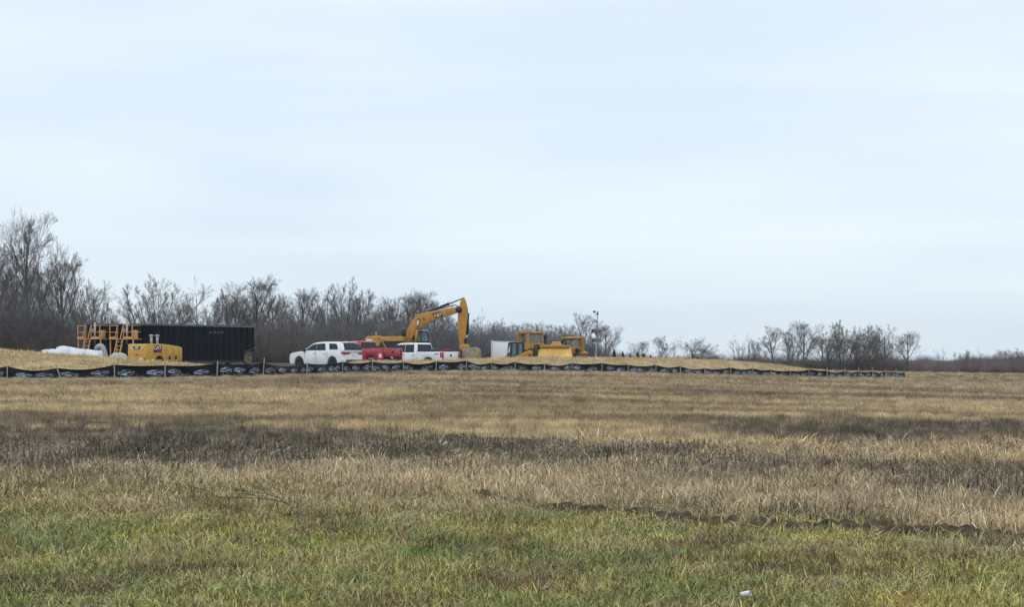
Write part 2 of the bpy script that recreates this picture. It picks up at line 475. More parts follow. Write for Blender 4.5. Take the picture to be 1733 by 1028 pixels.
def build_ground():
    xs = np.r_[-1600, -800, -450, -300, -220, -170, np.arange(-130, -30, 2.5), np.arange(-30, 34, 0.5), np.arange(34, 130, 2.5), 140, 170, 220, 300, 450, 800, 1600]
    ys = np.r_[-350, -200, -60, -20, np.arange(-6, 10, 2), np.arange(10, 40, 0.25), np.arange(40, 90, 0.6), np.arange(90, 180, 1.5), np.arange(180, 340, 5), 360, 400, 460, 560, 700, 1000, 1600]
    XX, YY = np.meshgrid(xs, ys)
    ZZ = zg(XX, YY)
    inn = (np.abs(XX) < 60) & (YY > 8) & (YY < 90)
    ZZ = ZZ + np.where(inn, (vnoise(XX, YY, 1.3, 2) - 0.5) * 0.07 + (vnoise(XX, YY, 6, 4) - 0.5) * 0.10, 0)
    far = YY > 700
    ZZ = np.where(far, ZZ - (YY - 700) * 0.002, ZZ)
    nx, ny = len(xs), len(ys)
    v = np.c_[XX.ravel(), YY.ravel(), ZZ.ravel()]
    idx = np.arange(nx * ny).reshape(ny, nx)
    f = np.stack([idx[:-1, :-1], idx[:-1, 1:], idx[1:, 1:], idx[1:, :-1]], -1).reshape(-1, 4)
    me = bpy.data.meshes.new('field')
    me.from_pydata(v.tolist(), [], f.tolist())
    me.polygons.foreach_set('use_smooth', [True] * len(f))
    yc = np.clip(YY, 11, 260)
    col, h, g, m, dark, fur = zones(XX, yc)
    col = col * (0.52 + 0.05 * g[:, None]) * (1 - 0.78 * fur[:, None])  # dark soil; shade in the gaps between blades is put into this colour
    pad = ((YY > fenceY(XX)) & (YY < 330)).ravel()
    col[pad] = np.array([.12, .094, .066])
    back = (YY.ravel() < 8)
    col[back] = np.array([.10, .12, .045])
    at = me.attributes.new('cover', 'FLOAT_COLOR', 'POINT')
    at.data.foreach_set('color', np.c_[col, np.ones(len(col))].ravel())
    m_ = bpy.data.materials.new('field_soil'); m_.use_nodes = True
    t = m_.node_tree; b = t.nodes['Principled BSDF']; b.inputs['Roughness'].default_value = 0.95
    b.inputs['Specular IOR Level'].default_value = 0.1
    a = t.nodes.new('ShaderNodeAttribute'); a.attribute_name = 'cover'
    tcn = t.nodes.new('ShaderNodeTexCoord')
    n = t.nodes.new('ShaderNodeTexNoise'); n.inputs['Scale'].default_value = 9; n.inputs['Detail'].default_value = 9; n.inputs['Roughness'].default_value = 0.75
    t.links.new(tcn.outputs['Object'], n.inputs['Vector'])
    r = t.nodes.new('ShaderNodeValToRGB')
    r.color_ramp.elements[0].position = 0.3; r.color_ramp.elements[0].color = (.5, .5, .5, 1)
    r.color_ramp.elements[1].position = 0.72; r.color_ramp.elements[1].color = (1.25, 1.22, 1.15, 1)
    t.links.new(n.outputs[0], r.inputs[0])
    mu = t.nodes.new('ShaderNodeMix'); mu.data_type = 'RGBA'; mu.blend_type = 'MULTIPLY'; mu.inputs[0].default_value = 1
    t.links.new(a.outputs['Color'], mu.inputs[6]); t.links.new(r.outputs[0], mu.inputs[7])
    t.links.new(mu.outputs[2], b.inputs['Base Color'])
    bp = t.nodes.new('ShaderNodeBump'); bp.inputs['Strength'].default_value = 0.6; bp.inputs['Distance'].default_value = 0.05
    t.links.new(n.outputs[0], bp.inputs['Height']); t.links.new(bp.outputs[0], b.inputs['Normal'])
    o = mk('field', me, m_)
    tag(o, 'wide field ground of dead grass strips running up to the fence', 'ground', kind='structure')
build_ground()

# ------------------------------------------------------------------ straw covered mounds behind the fence
STRAWM = mat('straw_ground', (.50, .385, .22), 0.95, vary=0.22, scale=1.6, bump=0.8, bscale=7, spec=0.1, dirt=(.20, .15, .09, 0.7))
def mound(name, crest, back, label, seed, n=140, k=26):
    cx = np.array([c[0] for c in crest], float)
    pxs = np.linspace(cx[0], cx[-1], n)
    cy = np.interp(pxs, cx, [c[1] for c in crest]); cd = np.interp(pxs, cx, [c[2] for c in crest])
    # smooth
    ker = np.ones(7) / 7
    cyp = np.convolve(np.pad(cy, 3, mode='edge'), ker, 'valid')
    C = np.stack([(pxs - CX) / FPX * cd, cd, EYE - (cyp - HY) / FPX * cd], 1)
    F = np.zeros_like(C); B = np.zeros_like(C)
    F[:, 0] = C[:, 0] * 0.97
    F[:, 1] = fenceY(F[:, 0]); F[:, 1] = np.where(F[:, 1] > 1e6, 150, F[:, 1]) + 0.9
    F[:, 2] = zg(F[:, 0], F[:, 1]) - 0.08
    B[:, 0] = C[:, 0] * 1.03; B[:, 1] = C[:, 1] + back; B[:, 2] = zg(B[:, 0], B[:, 1]) - 0.15
    v = []
    ts = np.linspace(0, 2, k)
    for i in range(n):
        endk = 1.0
        for t in ts:
            if t <= 1:
                w = math.sin(t * math.pi / 2) ** 1.25
                p = F[i] * (1 - t) + C[i] * t
                z = F[i, 2] * (1 - w) + C[i, 2] * w
            else:
                u = t - 1
                w = math.cos(u * math.pi / 2) ** 1.5
                p = C[i] * (1 - u) + B[i] * u
                z = C[i, 2] * w + B[i, 2] * (1 - w)
            v.append((p[0], p[1], z))
    v = np.array(v)
    v[:, 2] += (vnoise(v[:, 0], v[:, 1], 2.4, seed) - 0.5) * 0.16 + (vnoise(v[:, 0], v[:, 1], 0.6, seed + 5) - 0.5) * 0.05
    idx = np.arange(n * k).reshape(n, k)
    f = np.stack([idx[:-1, :-1], idx[1:, :-1], idx[1:, 1:], idx[:-1, 1:]], -1).reshape(-1, 4)
    me = bpy.data.meshes.new(name); me.from_pydata(v.tolist(), [], f.tolist())
    me.polygons.foreach_set('use_smooth', [True] * len(f))
    o = mk(name, me, STRAWM)
    tag(o, label, 'mound', kind='structure')
    return v.reshape(n, k, 3)
MOUND_R = mound('dirt_mound', [(500, 634, 101), (560, 626, 105), (600, 615, 109), (640, 613, 111.5), (690, 612, 113), (780, 610, 115.5), (850, 607, 119), (1000, 606, 126), (1100, 607, 131), (1200, 610, 136),
                 (1300, 617, 140), (1390, 629, 144), (1430, 637, 146)], 5.0, 'long low straw covered soil mound behind the fence, hiding the bases of the dozers', 40)
MOUND_L = mound('dirt_mound', [(-230, 586, 92.5), (-120, 589, 92.5), (0, 593.5, 92.5), (100, 600.5, 92.5), (180, 607.5, 93), (260, 614, 93), (330, 619.5, 93), (375, 626, 93), (410, 633, 93)], 7.0,
                'straw covered soil mound in front of the white tarp and the generator', 60)

# ------------------------------------------------------------------ broken ridges of bare soil along the strip edges
SOIL = mat('bare_dark_soil', (.085, .063, .043), .95, vary=.5, scale=7, bump=1.0, bscale=22, spec=.1, dirt=(.17, .13, .085, .55))
RIDGES = []
def ridge(pts, wid, hgt, seed, gaps, label):
    f = line(pts)
    xa, xb = [(px - CX) / FPX * ground_y(px, py) for px, py in (pts[0], pts[-1])]
    n = int((xb - xa) / .04); k = 17
    X = np.linspace(xa, xb, n)
    Yc = f(X) + (vnoise(X, X * 0, 1.1, seed) - .5) * 2.2 * wid + (vnoise(X, X * 0, .25, seed + 1) - .5) * .5 * wid
    on = np.clip((vnoise(X, X * 0 + 3, 1.7, seed + 3) - gaps) * 6, 0, 1)
    v = []
    for j in range(k):
        t = j / (k - 1) * 2 - 1
        y = Yc + t * wid * (.35 + .65 * on)
        lump = .1 + 1.0 * vnoise(X, y, .30, seed + 7) + 1.1 * (vnoise(X, y, .09, seed + 9, 2) - .25)
        z = zg(X, y) + (vnoise(X, y, 1.3, 2) - .5) * .07 + (vnoise(X, y, 6, 4) - .5) * .10 - .05 + (hgt * lump * on + .05 * on) * (1 - t * t)
        v.append(np.c_[X, y, z])
    v = np.stack(v, 1)
    idx = np.arange(n * k).reshape(n, k)
    fc = np.stack([idx[:-1, :-1], idx[1:, :-1], idx[1:, 1:], idx[:-1, 1:]], -1).reshape(-1, 4)
    me = bpy.data.meshes.new('soil_ridge'); me.from_pydata(v.reshape(-1, 3).tolist(), [], fc.tolist())
    o = mk('soil_ridge', me, SOIL)
    tag(o, label, 'soil', kind='structure')
    RIDGES.append((X, Yc, wid, on))
ridge([(800, 846), (900, 858), (1000, 868), (1150, 880), (1300, 892), (1500, 904), (1733, 918), (2000, 934)], .46, .11, 5, .10, 'broken ridge of dark bare soil between the green grass and the pale strip')
ridge([(1150, 786), (1280, 780), (1420, 776), (1500, 780), (1600, 787), (1733, 793), (1850, 798)], .5, .08, 15, .38, 'thin broken line of dark clods among the brown stubble')
ridge([(-60, 716), (150, 717), (300, 723), (450, 729), (600, 736), (750, 743), (900, 753), (1060, 760)], .7, .09, 25, .34, 'dark soil line along the far edge of the dark strip')
ridge([(-60, 806), (80, 812), (200, 815), (330, 818)], .4, .07, 35, .36, 'dark soil clods at the near edge of the dark strip')
def ridge_mask(X, Y):
    m = np.zeros(len(X))
    for xs, yc, w, on in RIDGES:
        c = np.interp(X, xs, yc, left=1e9, right=1e9); o = np.interp(X, xs, on, left=0, right=0)
        m = np.maximum(m, np.exp(-((Y - c + .25) / (w * 1.15)) ** 4) * o)
    return m

# ------------------------------------------------------------------ scattered plant cover
def proto(name, v, f, shade, m):
    me = bpy.data.meshes.new(name)
    me.from_pydata([tuple(p) for p in v], [], f)
    at = me.attributes.new('shade', 'FLOAT_VECTOR', 'POINT')
    at.data.foreach_set('vector', np.asarray(shade, np.float32).ravel())
    me.materials.append(m)
    me.polygons.foreach_set('use_smooth', [True] * len(me.polygons))
    return bpy.data.objects.new(name, me)        # shape only, not linked to the scene

def blades(rg, n, rad, h0, h1, wid, lean, curl, sh0=0.6, sh1=1.3, warm=0.12, stalk=False):
    v, f, s = [], [], []
    for i in range(n):
        a, r = rg.uniform(0, 2 * math.pi), rad * math.sqrt(rg.uniform())
        p = np.array([r * math.cos(a), r * math.sin(a), -0.02])
        h = rg.uniform(h0, h1)
        b = rg.uniform(0, 2 * math.pi)
        d = np.array([math.cos(b), math.sin(b), 0])
        sd = np.array([-d[1], d[0], 0]) * wid * rg.uniform(0.6, 1.3)
        ln = abs(rg.normal(0, lean)); cu = ln + rg.uniform(0.2, 1.0) * curl
        m_ = p + (d * math.sin(ln) + np.array([0, 0, math.cos(ln)])) * h * 0.55
        cu = min(cu, 2.0)
        t = m_ + (d * math.sin(cu) + np.array([0, 0, math.cos(cu)])) * h * 0.5
        t[2] = max(t[2], 0.01)
        k = len(v)
        tw = rg.uniform(-0.5, 0.5)
        sd2 = sd * 0.85 + d * wid * tw
        v += [p - sd / 2, p + sd / 2, m_ + sd2 / 2, m_ - sd2 / 2]
        c = rg.uniform(sh0, sh1) * np.array([1 + rg.uniform(-warm, warm), 1, 1 + rg.uniform(-warm, warm)])
        if stalk:
            v += [t + sd / 3, t - sd / 3]
            f += [(k, k + 1, k + 2, k + 3), (k + 3, k + 2, k + 4, k + 5)]
            s += [c * 0.85] * 2 + [c] * 4
        else:
            v += [t]
            f += [(k, k + 1, k + 2, k + 3), (k + 3, k + 2, k + 4)]
            s += [c * 0.85] * 2 + [c] * 2 + [c * 1.08]
    return v, f, s

def weedstalk(rg, n, rad, h0, h1, wid):
    v, f, s = [], [], []
    def seg(p, q, w, c):
        d = np.array([rg.normal(), rg.normal(), 0]); d /= np.linalg.norm(d) + 1e-6
        k = len(v)
        v.extend([p - d * w / 2, p + d * w / 2, q + d * w / 3, q - d * w / 3])
        f.append((k, k + 1, k + 2, k + 3)); s.extend([c] * 4)
        d = np.array([-d[1], d[0], 0]); k = len(v)
        v.extend([p - d * w / 2, p + d * w / 2, q + d * w / 3, q - d * w / 3])
        f.append((k, k + 1, k + 2, k + 3)); s.extend([c] * 4)
    for i in range(n):
        a, r = rg.uniform(0, 2 * math.pi), rad * math.sqrt(rg.uniform())
        p = np.array([r * math.cos(a), r * math.sin(a), -0.02]); h = rg.uniform(h0, h1)
        c = np.ones(3) * rg.uniform(0.6, 1.2)
        q = p + np.array([rg.normal(0, .06), rg.normal(0, .06), 1]) * h
        seg(p, q, wid, c)
        for j in range(rg.integers(2, 6)):
            t = rg.uniform(0.35, 0.95); o = p + (q - p) * t
            e = o + np.array([rg.normal(0, .5), rg.normal(0, .5), rg.uniform(.2, 1)]) * h * 0.22
            seg(o, e, wid * 0.7, c * 1.1)
    return v, f, s

PLANT = plant_mat('plant_blades', (1, 1, 1))
rg = np.random.default_rng(5)
PG = [proto('green_blades', *blades(rg, 80, .18, .04, .12, .0058, .95, 1.0, .28, 1.75, .25), PLANT) for _ in range(3)]
PT = [proto('tan_blades', *blades(rg, 80, .17, .11, .25, .0038, .6, .95, .45, 1.55, .08), PLANT) for _ in range(3)]
PM = [proto('matted_blades', *blades(rg, 75, .19, .08, .21, .0045, 1.1, 1.0, .40, 1.6, .1), PLANT) for _ in range(2)]
PF = [proto('broad_tan_blades', *blades(rg, 60, .32, .10, .27, .0095, .65, 1.0, .45, 1.6, .07), PLANT) for _ in range(3)]
PW = [proto('weed_stalks', *weedstalk(rg, 9, .2, .22, .5, .006), PLANT) for _ in range(3)]
PWF = [proto('broad_weed_stalks', *weedstalk(rg, 10, .35, .2, .5, .013), PLANT) for _ in range(2)]
PS = [proto('straw_bits', *blades(rg, 40, .4, .10, .28, .012, 1.3, .6, .6, 1.3, .06, True), PLANT) for _ in range(2)]

def scatter_tree(protos):
    g = bpy.data.node_groups.new('scatter', 'GeometryNodeTree')
    g.interface.new_socket('Geometry', in_out='INPUT', socket_type='NodeSocketGeometry')
    g.interface.new_socket('Geometry', in_out='OUTPUT', socket_type='NodeSocketGeometry')
    N = g.nodes; L = g.links
    gi = N.new('NodeGroupInput'); go = N.new('NodeGroupOutput')
    jn = N.new('GeometryNodeJoinGeometry')
    for p in protos:
        oi = N.new('GeometryNodeObjectInfo'); oi.inputs['Object'].default_value = p
        oi.inputs['As Instance'].default_value = True
        L.new(oi.outputs['Geometry'], jn.inputs[0])
    ip = N.new('GeometryNodeInstanceOnPoints')
    ip.inputs['Pick Instance'].default_value = True
    L.new(gi.outputs[0], ip.inputs['Points']); L.new(jn.outputs[0], ip.inputs['Instance'])
    def attr(nm, ty):
        a = N.new('GeometryNodeInputNamedAttribute'); a.data_type = ty; a.inputs['Name'].default_value = nm
        return [o for o in a.outputs if o.enabled][0]
    L.new(attr('kindex', 'INT'), ip.inputs['Instance Index'])
    e2r = N.new('FunctionNodeEulerToRotation')
    L.new(attr('rot', 'FLOAT_VECTOR'), e2r.inputs[0])
    L.new(e2r.outputs[0], ip.inputs['Rotation'])
    L.new(attr('scl', 'FLOAT_VECTOR'), ip.inputs['Scale'])
    L.new(ip.outputs[0], go.inputs[0])
    return g

def scatter(name, pts, rot, scl, kind, tint, protos, label, cat):
    me = bpy.data.meshes.new(name)
    n = len(pts)
    me.vertices.add(n)
    me.vertices.foreach_set('co', np.asarray(pts, np.float32).ravel())
    for nm, ty, arr, key in (('rot', 'FLOAT_VECTOR', rot, 'vector'), ('scl', 'FLOAT_VECTOR', scl, 'vector'), ('tint', 'FLOAT_VECTOR', tint, 'vector'), ('kindex', 'INT', kind, 'value')):
        a = me.attributes.new(nm, ty, 'POINT')
        a.data.foreach_set(key, np.asarray(arr, np.int32 if ty == 'INT' else np.float32).ravel())
    o = mk(name, me)
    md = o.modifiers.new('scatter', 'NODES'); md.node_group = scatter_tree(protos)
    tag(o, label, cat, kind='stuff')
    return o

def field_cover():
    NC = 96000
    u = RNG.uniform(0, 1, NC)
    Y = 10.5 * (230 / 10.5) ** u
    X = RNG.uniform(-0.37, 0.37, NC) * Y + RNG.uniform(-1.2, 1.2, NC)
    keep = (Y < fenceY(X) - 0.25)
    X, Y = X[keep], Y[keep]
    Z = zg(X, Y) + (vnoise(X, Y, 1.3, 2) - 0.5) * 0.07 * (Y < 90) + (vnoise(X, Y, 6, 4) - 0.5) * 0.10 * (Y < 90)
    col, h, g, m, dark, fur = zones(X, Y)
    n = len(X)
    r = RNG.uniform(0, 1, n)
    farb = Y > 34
    hs = h * RNG.uniform(0.7, 1.3, n)
    tint = col * RNG.uniform(0.82, 1.2, n)[:, None]
    tint = tint * (1 - 0.72 * fur[:, None])
    tint = tint * np.array([1.02, .99, .93])
    # a lighter or darker clump here and there
    pal = RNG.uniform(0, 1, n)
    tint = np.where((pal < 0.06)[:, None], tint * 1.35, tint)
    rm = ridge_mask(X, Y)
    keepf = RNG.uniform(0, 1, n) > np.maximum(fur * 0.6, rm * .5)
    rot = np.c_[RNG.normal(0, .12, n), RNG.normal(0, .12, n), RNG.uniform(0, 6.28, n)]
    # wind and rain have laid the grass over, this way and that
    lod = (vnoise(X, Y, 1.1, 91) - .5) * 2.2
    rot[:, 0] += lod * .30 + RNG.normal(0, .14, n); rot[:, 1] += (vnoise(X, Y, 1.4, 97) - .5) * .7 + RNG.normal(0, .14, n)
    isg = (r < g) & (RNG.uniform(0, 1, n) > rm * .5)
    fleck = (RNG.uniform(0, 1, n) < .13 * dark)
    tint[fleck] = np.array([.50, .42, .31]) * RNG.uniform(.8, 1.2, fleck.sum())[:, None]
    isw = (~isg) & (RNG.uniform(0, 1, n) < dark * 0.10 + 0.010) & (g < 0.3) & (rm < .4)
    ism = (~isg) & (~isw) & (RNG.uniform(0, 1, n) < 0.5 + 0.4 * dark)
    # green sward
    k = isg
    s = RNG.uniform(.75, 1.3, n) * (1 + np.clip((Y - 16) / 30, 0, 2))
    # mix a dead clump colour into the sward
    tg = tint * 1.22
    dead = RNG.uniform(0, 1, n) < 0.17
    tg[dead] = np.array([.36, .28, .15]) * RNG.uniform(.7, 1.2, dead.sum())[:, None]
    orange = RNG.uniform(0, 1, n) < 0.035
    tg[orange] = np.array([.30, .15, .045])
    scatter('grass', np.c_[X, Y, Z][k], rot[k], np.c_[s, s, s * RNG.uniform(.5, 1.0, n)][k], RNG.integers(0, 3, n)[k], tg[k], PG,
            'patchy green and yellowing grass along the near edge of the field', 'grass')
    # tall dead grass
    k = (~isg) & (~isw) & keepf
    base = 0.19
    sxy = np.where(farb, RNG.uniform(.8, 1.2, n) * np.clip(Y / 55, .75, 2.4), RNG.uniform(.8, 1.25, n) * np.clip(Y / 24, .9, 1.5))
    kk = np.where(farb, RNG.integers(5, 8, n), np.where(ism, RNG.integers(3, 5, n), RNG.integers(0, 3, n)))
    sz = np.clip(hs / base, .15, .95)
    scatter('dead_grass', np.c_[X, Y, Z][k], rot[k], np.c_[sxy, sxy, sz][k], kk[k], tint[k], PT + PM + PF,
            'pale tan dead grass standing in long strips across the field', 'dead grass')
    # dark stubble and weed stalks
    rot[:, :2] *= .35
    k = isw
    sw = np.where(farb, np.clip(Y / 60, .8, 2.2), np.clip(Y / 26, .8, 1.4))
    tw = np.array([.135, .112, .082])[None] * RNG.uniform(.5, 2.0, n)[:, None]
    gap = np.clip((fenceY(X) - Y) / 22, 0.2, 1)
    scatter('weed_stalks', np.c_[X, Y, Z][k], rot[k], np.c_[sw, sw, RNG.uniform(.3, .75, n) * gap][k], np.where(farb, RNG.integers(3, 5, n), RNG.integers(0, 3, n))[k], tw[k], PW + PWF,
            'dark brown weed stalks and stubble standing in the darker strips of the field', 'weeds')
field_cover()

def straw_cover():
    pts, tin = [], []
    for M, N in ((MOUND_R, 3800), (MOUND_L, 2400)):
        n, k, _ = M.shape
        i = RNG.uniform(0, n - 1.01, N); j = RNG.uniform(1, 16, N)
        ii, jj = i.astype(int), j.astype(int)
        fi, fj = (i - ii)[:, None], (j - jj)[:, None]
        p = (M[ii, jj] * (1 - fi) + M[ii + 1, jj] * fi) * (1 - fj) + (M[ii, jj + 1] * (1 - fi) + M[ii + 1, jj + 1] * fi) * fj
        pts.append(p)
        c = np.array([.70, .52, .275])[None] * (RNG.uniform(.7, 1.15, N) * (0.7 + 0.6 * vnoise(p[:, 0], p[:, 1] * 2, 1.8, 9)))[:, None]
        dk = RNG.uniform(0, 1, N) < 0.05
        c[dk] *= 0.4
        tin.append(c)
    p = np.concatenate(pts); c = np.concatenate(tin); n = len(p)
    s = RNG.uniform(.7, 1.3, n)
    scatter('straw', p, np.c_[RNG.normal(0, .1, n), RNG.normal(0, .1, n), RNG.uniform(0, 6.28, n)], np.c_[s, s, s * .55], RNG.integers(0, 2, n), c, PS,
            'loose golden straw spread over the soil mounds', 'straw')
straw_cover()

# ------------------------------------------------------------------ silt fence
def build_fence():
    rg = random.Random(3)
    root = empty('silt_fence', G(700, 104))
    org = root.location.copy()
    tag(root, 'long black silt fence with printed pale marks on wooden stakes along the field edge', 'fence')
    pts = []
    hs = {12: .66, 194: .78, 280: .68, 367: .80, 445: .92, 519: .66, 579: .76, 630: .82, 683: .64, 738: .66, 832: .6}
    for px, py, D in FENCE_PX[1:]:
        b = P(px, py, D); b.z = float(zg(b.x, b.y)) - 0.02
        pts.append((b, hs.get(px, rg.uniform(.56, .74)), px))
    tops = []
    for i, (b, h, px) in enumerate(pts):
        lean = Vector((rg.gauss(0, .05), rg.gauss(0, .04), 1)).normalized()
        if px == 105: lean = Vector((-0.38, -0.05, 0.92)); h = .74
        if px > 1380: h = rg.uniform(.72, .92)
        w = rg.uniform(.042, .055)
        m = MB().bar(b + Vector((0, -.02, -.15)) - org, b + lean * h - org + Vector((0, -.02, 0)), w, w * .8, up=(0, 1, 0))
        m.build('stake', WOOD, root, bevel=.004, segs=1)
        ft = min(h * .90, .66) if px < 1380 else .56
        if px == 105: ft = .55
        tops.append(b + lean * ft)
    for i in range(len(pts) - 1):
        b0, b1 = pts[i][0], pts[i + 1][0]
        t0, t1 = tops[i], tops[i + 1]
        sag = rg.uniform(.04, .17)
        bul = rg.uniform(.03, .18) * rg.choice((1, 1, -1))
        ph = rg.uniform(0, 6)
        nrm = (b1 - b0).cross(Vector((0, 0, 1))).normalized()
        if nrm.y > 0: nrm = -nrm
        def S(u, v, off=0.0):
            a = b0.lerp(b1, u); a.z = float(zg(a.x, a.y)) - .03 if off < 0 else a.z
            t = t0.lerp(t1, u); t.z -= sag * math.sin(math.pi * u)
            p = a.lerp(t, v)
            w = bul * math.sin(math.pi * u) * math.sin(math.pi * min(1, v * .9 + .1))
            w += .034 * math.sin(9 * u + 5 * v + ph) + .013 * math.sin(17 * u - 9 * v + ph * 2)
            edge = min(1, 6 * min(u, 1 - u))
            return p + nrm * (w * edge - .02 + off)
        nu, nv = 18, 6
        V = [S(u / nu, v / nv) - org for v in range(nv + 1) for u in range(nu + 1)]
        V = [Vector((p.x, p.y, p.z)) for p in V]
        Fc = [(v * (nu + 1) + u, v * (nu + 1) + u + 1, (v + 1) * (nu + 1) + u + 1, (v + 1) * (nu + 1) + u) for v in range(nv) for u in range(nu)]
        fb = MB().add(V, Fc, True).build('fabric', FAB, root)
        span = (b1 - b0).length
        k = max(1, round(span / 1.18))
        for j in range(k):
            uc = (j + .5) / k + rg.uniform(-.09, .09)
            hw, hh = rg.uniform(.37, .43) / span, rg.uniform(.21, .27)
            vc = .50 + rg.uniform(-.09, .07)
            sk = rg.uniform(-.22, .22)
            polys = [[(-1, .3), (-.05, 1), (.1, .55), (-.2, .3), (-1, .12)],
                     [(-1, -.1), (-.2, -.1), (.05, .2), (.12, -.95), (-1, -.4)],
                     [(.12, .3), (1, .1), (1, -.05), (.15, -.15)],
                     [(.05, 1), (1, .35), (1, .22), (.12, .82)],
                     [(.15, -.92), (1, -.22), (1, -.35), (.1, -1.08)],
                     [(-.9, .08), (-.7, .08), (-.7, -.06), (-.9, -.06)], [(-.62, .08), (-.45, .08), (-.45, -.06), (-.62, -.06)],
                     [(-.5, -1.3), (.6, -1.3), (.6, -1.42), (-.5, -1.42)]]
            mb = MB()
            for pl in polys:
                cen = (sum(a for a, b in pl) / len(pl), sum(b for a, b in pl) / len(pl))
                ring = []
                for q in range(len(pl)):
                    (a0, c0), (a1, c1) = pl[q], pl[(q + 1) % len(pl)]
                    for s_ in (0, .5): ring.append((a0 + (a1 - a0) * s_, c0 + (c1 - c0) * s_))
                vv = [S(uc + cen[0] * hw, vc + (cen[1] + sk * cen[0]) * hh, .006) - org]
                vv += [S(min(.99, max(.01, uc + a * hw)), vc + (c + sk * a) * hh, .006) - org for a, c in ring]
                n = len(ring)
                mb.add(vv, [(0, 1 + q, 1 + (q + 1) % n) for q in range(n)], True)
            mb.build('printed_mark', PRINT, fb)
build_fence()

# ------------------------------------------------------------------ wheels
def wheel(parent, x, y, r, w, side, mt=RUB, mr=RIM, name='wheel'):
    """side: +1 outer face towards +y"""
    t = MB().lathe([(r * .62, -w / 2), (r * .9, -w / 2), (r, -w * .32), (r, w * .32), (r * .9, w / 2), (r * .62, w / 2)], 'y', (0, 0, 0), 22)
    o = t.build(name, mt, parent)
    o.location = (x, y, r)
    rm = MB().lathe([(r * .62, side * w * .48), (r * .56, side * w * .30), (r * .2, side * w * .34), (r * .16, side * w * .42), (0.001, side * w * .42)], 'y', (0, 0, 0), 22)
    for k in range(5):
        a = k * 2 * math.pi / 5
        d = Vector((math.cos(a), 0, math.sin(a)))
        rm.bar(Vector((0, side * w * .38, 0)) + d * r * .12, Vector((0, side * w * .40, 0)) + d * r * .6, r * .14, .03, up=(0, 1, 0))
    rm.build('rim', mr, o)
    return o

def arcpts(cx, cz, r, a0, a1, n=9):
    return [(cx + r * math.cos(R(a0 + (a1 - a0) * i / n)), cz + r * math.sin(R(a0 + (a1 - a0) * i / n))) for i in range(n + 1)]

def sidewin(parent, poly, yf, off, m, name):
    for s in (1, -1):
        cx = sum(p[0] for p in poly) / len(poly); cz = sum(p[1] for p in poly) / len(poly)
        n = len(poly)
        v = [(x, s * (yf(x, z) + off), z) for x, z in poly]
        v += [(x, s * (yf(x, z) - .02), z) for x, z in poly]
        mb = MB().add(v, [tuple(range(n)), tuple(range(2 * n - 1, n - 1, -1))] + [(i, (i + 1) % n, n + (i + 1) % n, n + i) for i in range(n)])
        mb.build(name, m, parent)

